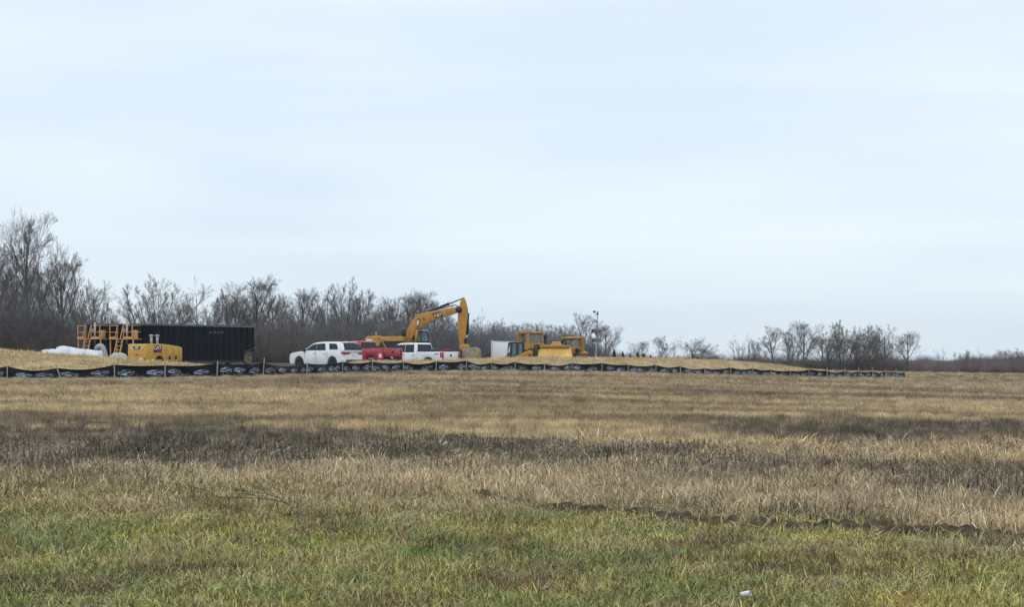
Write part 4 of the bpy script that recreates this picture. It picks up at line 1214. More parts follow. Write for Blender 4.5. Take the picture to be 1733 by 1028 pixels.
def build_excavator():
    D, s = 165.0, FPX / 165.0
    g = G(665, D)
    o = empty('excavator', g, 0)
    tag(o, 'large yellow excavator with raised boom and muddy bucket behind the white pickup', 'excavator')
    def q(px, py): return ((px - 665) / s, (HY - py) / s + EYE - g.z)
    for y in (-1.3, 1.3): crawler(o, 4.9, 1.05, .62, y)
    MB().lathe([(.001, .95), (.75, .95), (.75, 1.25), (.001, 1.25)], 'z', (0, 0, 0), 24).build('slew_ring', BLK, o)
    MB().box((0, 0, .72), (2.6, 2.1, .5)).build('undercarriage', BLK, o)
    # house, camera sees its right side
    MB().prism([q(632, 586), q(632, 574), q(634, 571), q(652, 570.2), q(683, 569.5), q(684, 583), q(684, 588), q(640, 588)], -1.45, 1.45).build('house', YEL, o, bevel=.04)
    MB().prism([q(620.5, 585), q(619.5, 575), q(621.5, 571), q(625, 569.8), q(645.5, 569.2), q(646, 575.5), q(634, 577), q(633, 588), q(623, 588)], -1.46, 1.46).build('counterweight', YEL, o, bevel=.10, segs=3)
    MB().prism([q(648, 578), q(684, 577.5), q(684, 588.5), q(642, 588.5)], -1.475, -1.44).build('side_door', BLK, o)
    MB().box((-2.1, -1.485, 2.05), (.50, .02, .52)).build('warning_panel', SIGNW, o)
    MB().bar((-1.1, -1.50, 2.45), (-.45, -1.5, 1.35), .14, .10).build('handrail', YEL, o)
    for px, py in ((650, 566), (672, 566)):
        a, c = q(px, 570); mb = MB().tube((a, -1.2, c), (a, -1.2, c + .28), .03); mb.tube((a, .4, c), (a, .4, c + .28), .03)
        mb.bar((a, -1.2, c + .28), (a, .4, c + .28), .05, .05); mb.build('roof_rail', TRIMB, o)
    a, c = q(636, 570)
    MB().tube((a, .3, c), (a, .3, c + .42), .06).build('exhaust', GREY, o)
    # cab on the far side
    cab = [q(700, 587), q(698, 570), q(702, 560.5), q(722.5, 560), q(725, 566), q(726, 579), q(724, 587)]
    MB().prism(cab, .35, 1.45).build('cab', BLK, o, bevel=.05)
    MB().prism([q(699.5, 560.8), q(723.5, 560.3), q(723.5, 558.8), q(701, 558.8)], .30, 1.5).build('cab_roof', WHTP, o, bevel=.02)
    MB().prism([q(701, 578), q(703.5, 563), q(711, 562.6), q(711, 578)], .335, .36).build('cab_window', GLSG, o)
    MB().prism([q(713, 578), q(713, 562.6), q(722, 562.2), q(724.4, 578)], .335, .36).build('cab_window', GLSG, o)
    MB().box((q(725.5, 570)[0] + .02, .9, q(725, 571)[1]), (.05, .95, .95)).build('windscreen', GLSG, o)
    MB().box((q(684.5, 564)[0], -1.1, q(684, 564)[1]), (.42, .5, .66)).build('filter_box', BLK, o, bevel=.04)
    # boom
    top = [(683, 586), (685, 577.6), (688.5, 562.4), (692, 553), (696.3, 544.6), (704, 535.7), (709, 532.4), (715.4, 530), (730.6, 527.2), (752, 523.4), (775, 519.6), (779, 521)]
    bot = [(779, 527), (775, 529.4), (749.6, 537.4), (735, 542.2), (724, 547), (716, 551.2), (711.6, 554.7), (707, 560), (704, 564.9), (698, 572), (693.8, 578), (690, 587)]
    MB().prism([q(*p) for p in top + bot], -.36, .36).build('boom', YEL, o, bevel=.03)
    pl = [(731.5, 530.5), (747, 527.8), (750, 536), (735.5, 539.8)]
    v = [(q(*p)[0], -.372, q(*p)[1]) for p in pl] + [(q(*p)[0], -.36, q(*p)[1]) for p in pl]
    plate = MB().add(v, [(0, 1, 2, 3), (7, 6, 5, 4), (0, 4, 5, 1), (1, 5, 6, 2), (2, 6, 7, 3), (3, 7, 4, 0)]).build('maker_plate', SIGNK, o)
    a, c = q(741.2, 533.6)
    text('CAT', .36, o, SIGNW, (a, -.384, c), (R(90), R(-10), 0))
    MB().add([(q(740, 537)[0], -.39, q(740, 537)[1]), (q(744.5, 536)[0], -.39, q(744.5, 536)[1]), (q(742, 533.4)[0], -.39, q(742, 533.4)[1])], [(0, 1, 2)]).build('plate_triangle', SIGNY, o)
    MB().add([(q(732.4, 533)[0], -.376, q(732.4, 533)[1]), (q(735.3, 539.4)[0], -.376, q(735.3, 539.4)[1]), (q(737.5, 538.8)[0], -.376, q(737.5, 538.8)[1])], [(0, 1, 2)]).build('plate_corner', SIGNR, o)
    for px, py, r in ((708.5, 541.5, .13), (717.8, 540.5, .08)):
        a, c = q(px, py)
        MB().lathe([(r, -.42), (r, .42)], 'y', (a, 0, c), 14).lathe([(.001, -.42), (r, -.42)], 'y', (a, 0, c), 14).build('pin', BLK, o)
    for yy in (-.50, .50):
        p0 = Vector((q(703, 583)[0], yy, q(703, 583)[1])); p1 = Vector((q(708.5, 541.5)[0], yy, q(708.5, 541.5)[1]))
        cy = MB().tube(p0, p0.lerp(p1, .58), .115, .115, 12).build('boom_cylinder', YEL, o)
        MB().tube(p0.lerp(p1, .56), p1, .065, .065, 10).build('rod', CHRM, cy)
    p0 = Vector((q(727, 527)[0], 0, q(727, 527)[1])); p1 = Vector((q(759.8, 514.6)[0], 0, q(759.8, 514.6)[1])); p2 = Vector((q(783, 505.6)[0], 0, q(783, 505.6)[1]))
    cy = MB().tube(p0, p1, .13, .13, 12).tube(p1 - (p1 - p0).normalized() * .12, p1, .16, .16, 12).build('stick_cylinder', BLK, o)
    MB().tube(p1, p2, .06, .06, 10).build('rod', RIM, cy)
    MB().path([Vector((q(*p)[0], -.1, q(*p)[1])) for p in ((715, 528.5), (732, 525.2), (750, 521.8), (764, 518.3), (771, 516.8), (777, 520))], .045).build('hydraulic_hose', TRIMB, o)
    # stick
    st = [(781, 504.4), (784, 503.4), (786.5, 505), (789, 511.6), (792, 523), (792.2, 531.9), (790.6, 545), (789, 560), (787.7, 572), (783.9, 585), (777.6, 586), (776.2, 570), (775, 547), (774.6, 534), (775.6, 526), (777.6, 517)]
    MB().prism([q(*p) for p in st], -.27, .27).build('stick', YEL, o, bevel=.03)
    a, c = q(776.5, 524.5)
    MB().lathe([(.001, -.40), (.30, -.40), (.30, .40), (.001, .40)], 'y', (a, 0, c), 18).build('elbow_pin', BLK, o)
    p0 = Vector((q(790.6, 530)[0] + .08, 0, q(790.6, 530)[1])); p1 = Vector((q(790.2, 566)[0], 0, q(790, 566)[1])); p2 = Vector((q(788.5, 578)[0], 0, q(788.5, 578)[1]))
    cy = MB().tube(p0, p1, .14, .14, 12).build('bucket_cylinder', BLK, o)
    MB().tube(p1, p2, .07, .07, 10).build('rod', CHRM, cy)
    MB().prism([q(*p) for p in ((785, 575), (790, 572), (792, 577), (789, 585), (786, 585))], -.30, .30).build('bucket_link', BLK, o)
    MB().prism([q(*p) for p in ((778, 584), (785, 582.5), (793, 583), (796, 588), (790, 592), (779, 593), (777, 589))], -.33, .33).build('coupler', YEL, o, bevel=.02)
    bk = [(782, 591), (791, 589.5), (800, 588), (808, 588.3), (813, 592), (814.5, 600), (812, 609), (805, 616), (795, 617.5), (788, 612), (783, 602)]
    MB().prism([q(*p) for p in bk], -.85, .85).build('bucket', mat('muddy_bucket', (.30, .24, .16), .85, vary=.35, scale=3), o, bevel=.05)
build_excavator()

# ------------------------------------------------------------------ bulldozers
def build_dozer(loc, yaw, sc, label, blade=True, ht=1.0):
    o = empty('bulldozer', loc, yaw, sc)
    tag(o, label, 'bulldozer', 'yellow bulldozers')
    for y in (-.98, .98): crawler(o, 3.3, ht, .55, y, nsh=30)
    MB().box((0, 0, .80), (2.6, 1.35, .7)).build('hull', YEL, o, bevel=.03)
    MB().prism([(.1, 1.1), (1.75, 1.0), (1.80, 1.25), (1.72, 1.75), (.1, 1.92)], -.52, .52).build('engine_hood', YEL, o, bevel=.05)
    for k in range(5):
        MB().box((1.785, 0, 1.12 + k * .12), (.03, .85, .05)).build('grille_bar', BLK, o)
    for s in (1, -1):
        MB().box((.95, s * .53, 1.42), (1.2, .02, .42)).build('hood_panel', BLK, o)
        MB().prism([(-1.5, 1.05), (.35, 1.05), (.35, 1.28), (-1.5, 1.55)], s * .92 - .30, s * .92 + .30).build('fender', YEL, o, bevel=.03)
    # cab
    MB().prism([(-1.15, 1.25), (.20, 1.25), (.28, 1.9), (.10, 2.78), (-1.15, 2.78)], -.66, .66).build('cab', GLSG, o, bevel=.02)
    MB().prism([(-1.2, 1.22), (.26, 1.22), (.31, 2.0), (-1.2, 2.0)], -.69, .69).build('cab_base', YEL, o, bevel=.03)
    for s in (1, -1):
        MB().box((-.35, s * .70, 1.62), (.55, .02, .5)).build('door_panel', BLK, o)
        MB().box((-.2, s * .95, 1.62), (.5, .28, .34)).build('battery_box', BLK, o, bevel=.02)
        MB().path([(.3, s * .5, 1.5), (.8, s * .66, 1.72), (1.5, s * .64, 1.62), (1.7, s * .6, 1.2)], .035).build('hydraulic_hose', BLK, o)
    for x0, x1 in ((-1.13, -1.13), (-.45, -.45), (.24, .12)):
        for s in (1, -1):
            MB().bar((x0, s * .66, 1.3), (x1, s * .66, 2.8), .11, .09, up=(1, 0, 0)).build('cab_post', YEL, o)
    for s in (.22, -.22):
        MB().bar((.29, s, 1.5), (.13, s, 2.8), .06, .05, up=(1, 0, 0)).build('door_frame', BLK, o)
    MB().box((-.52, 0, 2.88), (1.62, 1.62, .18)).build('cab_roof', YEL, o, bevel=.05)
    for s in (1, -1):
        MB().bar((-1.30, s * .82, 1.4), (-1.30, s * .82, 2.85), .20, .16, up=(1, 0, 0)).build('rollover_post', YEL, o)
        MB().box((.20, s * .55, 2.72), (.12, .22, .14)).build('work_lamp', BLK, o)
    MB().box((-1.28, 0, 2.92), (.26, 1.84, .24)).build('rollover_beam', YEL, o, bevel=.03)
    MB().tube((1.05, .28, 1.75), (1.05, .28, 2.75), .075).tube((1.05, .28, 2.05), (1.05, .28, 2.6), .12).build('exhaust_stack', BLK, o)
    mb = MB().tube((.75, -.30, 1.75), (.75, -.30, 2.35), .07).lathe([(.16, 2.35), (.18, 2.6), (.12, 2.72), (.001, 2.74)], 'z', (.75, -.30, 0), 14)
    mb.build('air_cleaner', BLK, o)
    MB().box((-1.65, 0, 1.35), (.55, 1.3, .75)).build('fuel_tank', YEL, o, bevel=.05)
    if blade:
        # curved mouldboard, wider at the foot
        V, F = [], []
        nz = 10
        for k in range(nz + 1):
            t = k / nz
            z = .32 + 1.62 * t
            x = 2.45 + .55 * (1 - t) ** 1.6 + .16 * max(0, t - .55) - (.10 if t > .9 else 0)
            hw = 2.30 - .62 * t
            V += [(x, -hw, z), (x, -hw * .5, z), (x, 0, z), (x, hw * .5, z), (x, hw, z)]
        b0 = len(V)
        V += [(x - .10, y, z) for x, y, z in V]
        for k in range(nz):
            for j in range(4):
                a = k * 5 + j
                F.append((a, a + 1, a + 6, a + 5)); F.append((b0 + a, b0 + a + 5, b0 + a + 6, b0 + a + 1))
        ring = [k * 5 for k in range(nz + 1)] + [nz * 5 + j for j in range(1, 5)] + [k * 5 + 4 for k in range(nz - 1, -1, -1)] + [3, 2, 1]
        for a, b in zip(ring, ring[1:] + ring[:1]): F.append((a, b, b0 + b, b0 + a))
        BL = mat('skylit_pale_blade', (.84, .50, .11), .40, vary=.10, scale=2, dirt=(.5, .36, .18, .25))  # yellow paled, putting the sky light on the upturned face into the paint
        bl = MB().add(V, F, True).build('blade', BL, o)
        MB().box((3.02, 0, .34), (.05, 4.6, .26)).build('cutting_edge', YEL, bl)
        MB().prism([(2.40, 1.86), (2.70, 1.92), (2.74, 2.12), (2.50, 2.14)], -1.66, 1.66).build('spill_guard', YEL, bl, bevel=.02)
        for s in (1, -1):
            MB().bar((2.35, s * 1.42, .55), (-.4, s * 1.36, .62), .20, .30).build('push_arm', YEL, o)
            p0, p1 = Vector((1.70, s * .62, 1.55)), Vector((2.38, s * .75, .85))
            cy = MB().tube(p0, p0.lerp(p1, .6), .09).build('lift_cylinder', YEL, o)
            MB().tube(p0.lerp(p1, .55), p1, .05).build('rod', CHRM, cy)
    return o
build_dozer(G(908, 158), R(28), 1.02, 'yellow bulldozer with a tall cab standing behind the skid loader')
build_dozer(G(963, 150), math.atan2(-math.cos(R(34)), -math.sin(R(34))), .86, 'yellow bulldozer with a wide pale blade facing the field', ht=1.3)

# ------------------------------------------------------------------ skid loader
def build_loader():
    o = empty('track_loader', G(875, 141), R(192))
    tag(o, 'compact yellow track loader with a black cab frame in front of the white trailer', 'loader')
    for y in (-.72, .72): crawler(o, 2.3, .72, .40, y, nsh=26)
    MB().prism([(-1.35, .45), (.75, .45), (.85, .75), (.70, .95), (-.25, 1.05), (-.30, 1.38), (-1.30, 1.40), (-1.40, 1.2)], -.52, .52).build('body', YEL, o, bevel=.03)
    MB().box((-1.40, 0, .95), (.05, .9, .62)).build('rear_grille', BLK, o)
    # cab: black frame with glass
    MB().prism([(-.30, 1.02), (.62, .95), (.70, 1.3), (.52, 2.02), (-.42, 2.06)], -.46, .46).build('cab_glass', GLSG, o)
    for s in (1, -1):
        for a, b in (((-.36, 1.0), (-.42, 2.05)), ((.10, 1.0), (.06, 2.05)), ((.64, .95), (.54, 2.05))):
            MB().bar((a[0], s * .48, a[1]), (b[0], s * .48, b[1]), .15, .14, up=(1, 0, 0)).build('cab_post', BLK, o)
        MB().bar((-.40, s * .48, 1.08), (.64, s * .48, 1.0), .10, .14).build('cab_sill', BLK, o)
        MB().prism([(-1.50, 1.05), (-1.20, 1.42), (-.85, 1.50), (.35, .98), (1.15, .52), (1.28, .60), (1.30, .35), (1.05, .32), (.2, .70), (-.9, 1.18), (-1.15, .9), (-1.2, .55), (-1.45, .55)], s * .72 - .09, s * .72 + .09).build('lift_arm', YEL, o, bevel=.015)
        p0, p1 = Vector((-1.05, s * .86, .50)), Vector((.0, s * .86, .84))
        cy = MB().tube(p0, p0.lerp(p1, .6), .07).build('lift_cylinder', BLK, o)
        MB().tube(p0.lerp(p1, .55), p1, .04).build('rod', CHRM, cy)
        MB().box((-1.30, s * .66, 1.25), (.42, .34, .8)).build('rear_upright', BLK, o, bevel=.02)
    MB().box((.06, 0, 2.09), (1.06, 1.04, .10)).build('cab_roof', BLK, o, bevel=.03)
    MB().box((-.66, 0, 1.46), (.5, .8, .16)).build('engine_cover', BLK, o, bevel=.02)
    MB().prism([(1.2, .05), (2.0, .05), (1.95, .12), (1.45, .22), (1.28, .45), (1.32, .75), (1.22, .75), (1.16, .4)], -.95, .95).build('bucket', BLK, o)
build_loader()

# ------------------------------------------------------------------ white box trailer
def build_trailer():
    yaw = R(6)
    c = P(834.5, 602, 170); c.z = 0
    d = Vector((math.cos(yaw), math.sin(yaw), 0)); l = Vector((-math.sin(yaw), math.cos(yaw), 0))
    loc = c + d * 2.4 + l * 1.05; loc.z = float(zg(loc.x, loc.y))
    o = empty('box_trailer', loc, yaw)
    tag(o, 'plain white enclosed box trailer behind the compact loader', 'trailer')
    H = EYE + 25 / FPX * 170 - loc.z
    MB().prism([(-2.4, .55), (2.2, .55), (2.65, .75), (2.65, H - .45), (2.2, H - .12), (-2.4, H)], -1.05, 1.05).build('body', WHTP, o, bevel=.03)
    for s in (1, -1):
        MB().bar((-2.38, s * 1.055, H - .03), (2.2, s * 1.055, H - .14), .03, .07).build('roof_trim', CHRM, o)
        MB().bar((-2.38, s * 1.055, .58), (2.2, s * 1.055, .58), .03, .10).build('bottom_trim', CHRM, o)
        for x in (-.75, .15):
            wheel(o, x, s * .95, .34, .22, s, RUB, GREY)
        MB().box((-.3, s * 1.06, .82), (1.9, .10, .10)).build('fender', CHRM, o)
    MB().box((-2.41, 0, 1.5), (.02, 1.8, 1.7)).build('rear_door', WHTP, o)
    MB().bar((2.4, 0, .5), (3.8, 0, .45), .12, .12).build('tow_bar', BLK, o)
build_trailer()

# ------------------------------------------------------------------ camera mast with solar panels
def build_mast():
    D = 162.0; s = FPX / D
    g = G(1009, D)
    o = empty('camera_mast', g, 0)
    tag(o, 'thin grey surveillance mast with two solar panels and cameras on top', 'mast')
    q = lambda px, py: Vector(((px - 1009) / s, 0, (HY - py) / s + EYE - g.z))
    MGR = mat('mast_grey', (.20, .22, .24), .5, vary=.2)
    a, b = q(1009, 602), q(1011.6, 526.5); a.z = .6; a.x = -.05
    MB().tube(a, a.lerp(b, .5), .07, .06, 10).build('lower_mast', GREY, o)
    MB().tube(a.lerp(b, .48), b, .045, .035, 8).build('upper_mast', MGR, o)
    for (x0, x1, y0, y1) in ((1000.3, 1018, 557.3, 563.8), (1000, 1018, 573, 579.3)):
        t0, t1 = q(x0, y0), q(x1, y1)
        c = (t0 + t1) / 2; w = abs(t1.x - t0.x)
        rot = Matrix.Rotation(R(38), 3, 'X')
        pn = MB().box(c + Vector((0, -.15, 0)), (w, .05, .46), rot).build('solar_panel', mat('solar_glass', (.34, .35, .37), .3, vary=.15), o)
        MB().bar(c + Vector((-w / 2, -.30, .19)), c + Vector((w / 2, -.30, .19)), .03, .04).build('frame', CHRM, pn)
        MB().box(c + Vector((-w * .32, -.22, -.02)), (.16, .10, .14)).build('junction_box', BLK, pn)
        MB().bar(c + Vector((0, -.15, 0)), c + Vector((.0, .05, -.1)), .06, .06).build('bracket', BLK, pn)
    for px0, px1, py in ((1005, 1012, 528.5), (1006, 1011, 531.7), (1005.8, 1011, 534.2), (1007.5, 1011, 544.5)):
        MB().bar(q(px0, py), q(px1 + .6, py), .03, .04).build('cross_arm', MGR, o)
    for px, py, w in ((1005.6, 528, .20), (1011.4, 531.5, .17), (1006.8, 542.3, .12), (1010.4, 552.2, .14), (1009.8, 544.4, .15), (1009, 564.8, .16)):
        p = q(px, py)
        MB().box(p + Vector((0, -.06, 0)), (w, w * 1.2, w * .9)).lathe([(.001, -.2), (w * .35, -.2), (w * .35, 0)], 'y', p, 10).build('camera', BLK, o, bevel=.01)
    MB().box((0, 0, .55), (1.4, .9, .7)).build('base_cabinet', WHTP, o, bevel=.02)
    for sy in (1, -1):
        wheel(o, 0, sy * .62, .28, .18, sy, RUB, GREY)
    MB().bar((-1.6, 0, .35), (1.3, 0, .35), .10, .10).build('base_frame', BLK, o)
build_mast()

# ------------------------------------------------------------------ litter
def build_cup():
    D = ground_y(1262, 1026)
    g = G(1262, D)
    mb = MB()
    prof = [(.026, 0), (.029, .02), (.033, .05), (.037, .08), (.038, .084), (.0355, .083), (.031, .05), (.025, .006), (.001, .004)]
    mb.lathe(prof, 'z', (0, 0, 0), 22)
    me = mb.mesh('crushed_cup', smooth=True)
    for v in me.vertices:
        x, y, z = v.co
        k = .5 + .5 * math.sin(z * 45)
        v.co = Vector((x * 1.1, y * (.62 + .12 * k) + .006 * mnoise.noise(Vector((x * 60, y * 60, z * 60))), z + .006 * mnoise.noise(Vector((x * 40, y * 40, 3)))))
    o = mk('crushed_cup', me, mat('white_foam', (.78, .80, .84), .6, vary=.04))
    o.scale = (.85, .85, .85)
    o.location = g + Vector((-.03, 0, .06)); o.rotation_euler = (R(80), R(35), R(60))
    tag(o, 'small crushed white cup lying in the green grass', 'litter')
build_cup()

# ------------------------------------------------------------------ bare trees
def grow(seed, style):
    """limbs of a bare tree about 10 m tall: list of (p0, p1, r0, r1, level)"""
    rg = random.Random(seed)
    S = []
    cfg = {
        'tall':   dict(nst=1, H=7.4, fork=.20, n=(12, 10, 8, 4), ang=(36, 34, 33, 34), len=(.72, .60, .60, .62), up=(.10, .06, .04, .03), r=.14, tilt=(.02, .04)),
        'vase':   dict(nst=6, H=7.0, fork=.10, n=(7, 8, 7, 3), ang=(24, 26, 27, 28), len=(.52, .56, .60, .62), up=(.05, .06, .05, .04), r=.065, tilt=(.10, .75)),
        'spread': dict(nst=3, H=4.6, fork=.14, n=(9, 9, 8, 3), ang=(52, 40, 36, 36), len=(.95, .58, .58, .62), up=(.03, .03, .03, .02), r=.11, tilt=(.15, .5)),
        'sparse': dict(nst=2, H=7.8, fork=.25, n=(7, 6, 6, 4), ang=(38, 38, 40, 42), len=(.55, .55, .52, .5), up=(.05, .03, .02, .02), r=.085, tilt=(.08, .35)),
        'dome':   dict(nst=1, H=5.6, fork=.20, n=(14, 10, 8, 4), ang=(50, 36, 34, 34), len=(.92, .58, .58, .62), up=(.10, .06, .04, .03), r=.14, tilt=(.02, .05)),
    }[style]
    def rv(): return Vector((rg.gauss(0, 1), rg.gauss(0, 1), rg.gauss(0, 1))).normalized()
    def limb(p, d, L, r, lv, segs):
        step = L / segs
        pts = [(p.copy(), r)]
        up = cfg['up'][min(lv, 3)] if lv > 0 else .05
        for i in range(segs):
            d = (d + rv() * (.06 + .022 * lv) + Vector((0, 0, 1)) * up).normalized()
            q = p + d * step
            if lv > 0 and q.z < .4: q.z = .4
            f = 1 - (i + 1) / segs
            r2 = max(r * (.30 + .70 * f), .0065 if lv < 3 else .0042)
            S.append((p.copy(), q.copy(), pts[-1][1], r2, lv))
            p = q; pts.append((p.copy(), r2))
        return pts, d
    def child(pts, d, L, lv):
        if lv > 4: return
        n = cfg['n'][lv - 1]
        n = max(2, round(n * rg.uniform(.75, 1.2)))
        for k in range(n):
            t = (cfg['fork'] + (1 - cfg['fork']) * (k + rg.uniform(0, 1)) / n) if lv == 1 else rg.uniform(.22, 1)
            i = min(int(t * (len(pts) - 1)), len(pts) - 2); f = t * (len(pts) - 1) - i
            p = pts[i][0].lerp(pts[i + 1][0], f); r = pts[i][1] * (1 - f) + pts[i + 1][1] * f
            dd = (pts[i + 1][0] - pts[i][0]).normalized()
            ax = dd.cross(rv()).normalized()
            a = R(cfg['ang'][lv - 1] * rg.uniform(.65, 1.3)) * (1 - .35 * t if lv == 1 else 1)
            nd = (Matrix.Rotation(a, 3, ax) @ dd).normalized()
            ll = L * cfg['len'][lv - 1] * rg.uniform(.65, 1.15) * (1.08 - .62 * t if lv == 1 else 1 - .35 * t)
            rr = min(r * .60, .030 * ll / 2 + .014) if lv == 1 else max(min(r * .6, .017 if lv == 2 else .010), .0065)
            sg = (0, 5, 4, 3, 2)[lv]
            pp, d2 = limb(p, nd, ll, rr, lv, sg)
            child(pp, d2, ll, lv + 1)
    for s in range(cfg['nst']):
        a = 6.28 * s / cfg['nst'] + rg.uniform(-.5, .5)
        tilt = rg.uniform(*cfg['tilt'])
        d = Vector((math.cos(a) * tilt, math.sin(a) * tilt, 1)).normalized()
        p = Vector((math.cos(a) * .12, math.sin(a) * .12, -.25)) if cfg['nst'] > 1 else Vector((0, 0, -.25))
        H = cfg['H'] * rg.uniform(.85, 1.05)
        n0 = len(S)
        pts, d2 = limb(p, d, H, cfg['r'] * rg.uniform(.85, 1.1), 0, 9)
        child(pts, d2, H, 1)
    return S

def segmesh(name, segs, m, sides):
    n = len(segs)
    p0 = np.array([s[0] for s in segs]); p1 = np.array([s[1] for s in segs])
    r0 = np.array([s[2] for s in segs]); r1 = np.array([s[3] for s in segs])
    d = p1 - p0; d /= np.linalg.norm(d, axis=1)[:, None] + 1e-9
    ref = np.where(np.abs(d[:, 2:3]) > .9, np.array([[1., 0, 0]]), np.array([[0, 0, 1.]]))
    a = np.cross(d, ref); a /= np.linalg.norm(a, axis=1)[:, None]
    b = np.cross(d, a)
    V = np.zeros((n, 2 * sides, 3))
    for k in range(sides):
        t = 2 * math.pi * k / sides
        o = a * math.cos(t) + b * math.sin(t)
        V[:, k] = p0 + o * r0[:, None]; V[:, sides + k] = p1 + o * r1[:, None]
    base = (np.arange(n) * 2 * sides)[:, None]
    F = np.concatenate([base + np.array([[k, (k + 1) % sides, sides + (k + 1) % sides, sides + k]]) for k in range(sides)])
    me = bpy.data.meshes.new(name)
    me.from_pydata(V.reshape(-1, 3).tolist(), [], F.tolist())
    me.polygons.foreach_set('use_smooth', [True] * len(me.polygons))
    me.materials.append(m)
    return me

TREES = {}
for st, seeds in (('tall', (1, 2, 3)), ('vase', (4, 5)), ('spread', (6, 7)), ('sparse', (8, 9)), ('dome', (10, 11))):
    TREES[st] = []
    for sd_ in seeds:
        sg = grow(sd_, st)
        hz = max(s[1].z for s in sg)
        xs = np.array([s[1].x for s in sg]); wd = np.percentile(xs, 98) - np.percentile(xs, 2)
        tr = segmesh('trunk', [s for s in sg if s[4] <= 1], BARKD if st in ('spread', 'sparse') else BARK, 6)
        cr = segmesh('crown', [s for s in sg if s[4] >= 2], TWIG, 3)
        TREES[st].append((tr, cr, hz, wd))

def tree(px, top, D, st, label, group=None, wpx=None, vi=None, cat='tree', name='bare_tree', sink=0.0):
    tr, cr, hz, wd = TREES[st][(vi if vi is not None else random.randrange(9)) % len(TREES[st])]
    g = G(px, D)
    h = EYE + (HY - top) / FPX * D - g.z
    s = h / hz
    o = empty(name, g, 0)
    sx = s if wpx is None else max(.6 * s, min(1.4 * s, wpx / FPX * D / wd))
    o.scale = (sx, sx, s)
    o.rotation_euler = (0, 0, random.uniform(0, 6.28) if wpx is None else random.choice((0.0, math.pi)))
    if '{}' in label: label = label.format({'tall': 'upright', 'vase': 'fan shaped', 'spread': 'spreading', 'sparse': 'crooked thin', 'dome': 'round crowned'}[st])
    tag(o, label, cat, group)
    mk('trunk', tr, None, o); mk('crown', cr, None, o)
    return o

GA = 'bare trees of the thicket beside the mound and tanks'
LA = '{} bare tree standing in the thicket behind the white tarp'
tree(50, 342, 176, 'dome', 'tallest bare tree, rising well above the thicket behind the white tarp', None, 125, 1)
for px, top, D, st, w in ((-4, 398, 180, 'tall', 110), (-45, 385, 182, 'tall', 120), (104, 424, 177, 'tall', 95), (128, 452, 180, 'vase', 80), (28, 432, 186, 'vase', 100),
                          (76, 440, 188, 'tall', 90), (10, 462, 174, 'vase', 90), (90, 478, 172, 'vase', 85), (158, 480, 185, 'tall', 60), (182, 512, 188, 'vase', 60)):
    tree(px, top, D, st, LA, GA, w)
tree(264, 460, 186, 'vase', 'wide fan shaped bare tree rising over the black tanks', None, 130, 1)
LB = '{} bare tree crowded with others behind the long black tank'
GB = 'bare trees behind the long black tank'
tree(345, 468, 186, 'sparse', 'crooked thin bare tree beside the fan shaped tree over the tanks', None, 90, 0)
for px, top, D, st, w in ((228, 500, 196, 'tall', 70), (300, 505, 198, 'dome', 80), (375, 488, 192, 'vase', 80), (398, 478, 195, 'dome', 90), (434, 462, 194, 'tall', 100), (462, 480, 196, 'dome', 90),
                          (415, 492, 202, 'vase', 90), (480, 498, 200, 'vase', 70), (512, 484, 203, 'tall', 70), (532, 505, 208, 'dome', 60)):
    tree(px, top, D, st, LB, GB, w)
tree(585, 467, 212, 'vase', 'dense broom shaped bare tree behind the white SUV', None, 115, 1)
LC = '{} bare tree in the woods behind the excavator and parked vehicles'
GC = 'bare trees behind the excavator'
for px, top, D, st, w in ((556, 492, 218, 'vase', 70), (612, 490, 220, 'dome', 70), (638, 520, 236, 'dome', 60), (664, 500, 246, 'tall', 60), (690, 490, 248, 'tall', 70), (714, 484, 250, 'dome', 70),
                          (736, 500, 256, 'tall', 50), (655, 512, 252, 'dome', 60), (704, 510, 255, 'vase', 60), (752, 520, 262, 'dome', 55), (775, 530, 270, 'dome', 60), (800, 535, 280, 'dome', 55), (822, 520, 285, 'sparse', 50), (838, 540, 295, 'dome', 50)):
    tree(px, top, D, st, LC, GC, w)
LD = 'bare round crowned tree in the far woods behind the bulldozers'
GD = 'trees of the far woods behind the bulldozers'
for px, top, D, st, w in ((856, 545, 330, 'dome', 55), (880, 543, 335, 'dome', 55), (905, 541, 340, 'dome', 55), (925, 548, 335, 'dome', 50), (945, 545, 330, 'dome', 55), (962, 556, 340, 'dome', 45)):
    tree(px, top, D, st, LD, GD, w)
tree(986, 528, 232, 'tall', 'slender bare tree standing beside the surveillance mast and the bulldozer', None, 75, 1)
tree(1026, 545, 228, 'tall', 'low forked bare tree on the other side of the mast from the bulldozer', None, 70, 2)
tree(1006, 552, 240, 'vase', 'pale twiggy bare tree seen through the surveillance mast', None, 60)
LE = 'small {} bare tree beyond the long straw mound'
GE = 'small trees beyond the straw mound'
for px, top, D, st, w in ((1074, 573, 290, 'sparse', 30), (1086, 576, 300, 'tall', 28), (1118, 567, 285, 'tall', 35), (1132, 570, 285, 'sparse', 40), (1246, 566, 265, 'sparse', 40), (1262, 565, 262, 'sparse', 45), (1280, 575, 270, 'vase', 40)):
    tree(px, top, D, st, LE, GE, w)
tree(1176, 569, 250, 'spread', 'low wide dark bare tree alone beyond the straw mound', None, 88, 0)
LF = '{} bare tree in the row beyond the end of the fence'
GF = 'row of bare trees beyond the fence end'
for px, top, D, st, w in ((1308, 550, 228, 'tall', 60), (1338, 556, 236, 'vase', 55), (1362, 540, 222, 'tall', 90), (1392, 560, 232, 'dome', 60), (1424, 541, 224, 'vase', 80), (1404, 556, 219, 'spread', 70),
                          (1452, 552, 226, 'spread', 90), (1470, 555, 230, 'dome', 70), (1498, 547, 236, 'tall', 62), (1486, 562, 240, 'vase', 60)):
    tree(px, top, D, st, LF, GF, w)
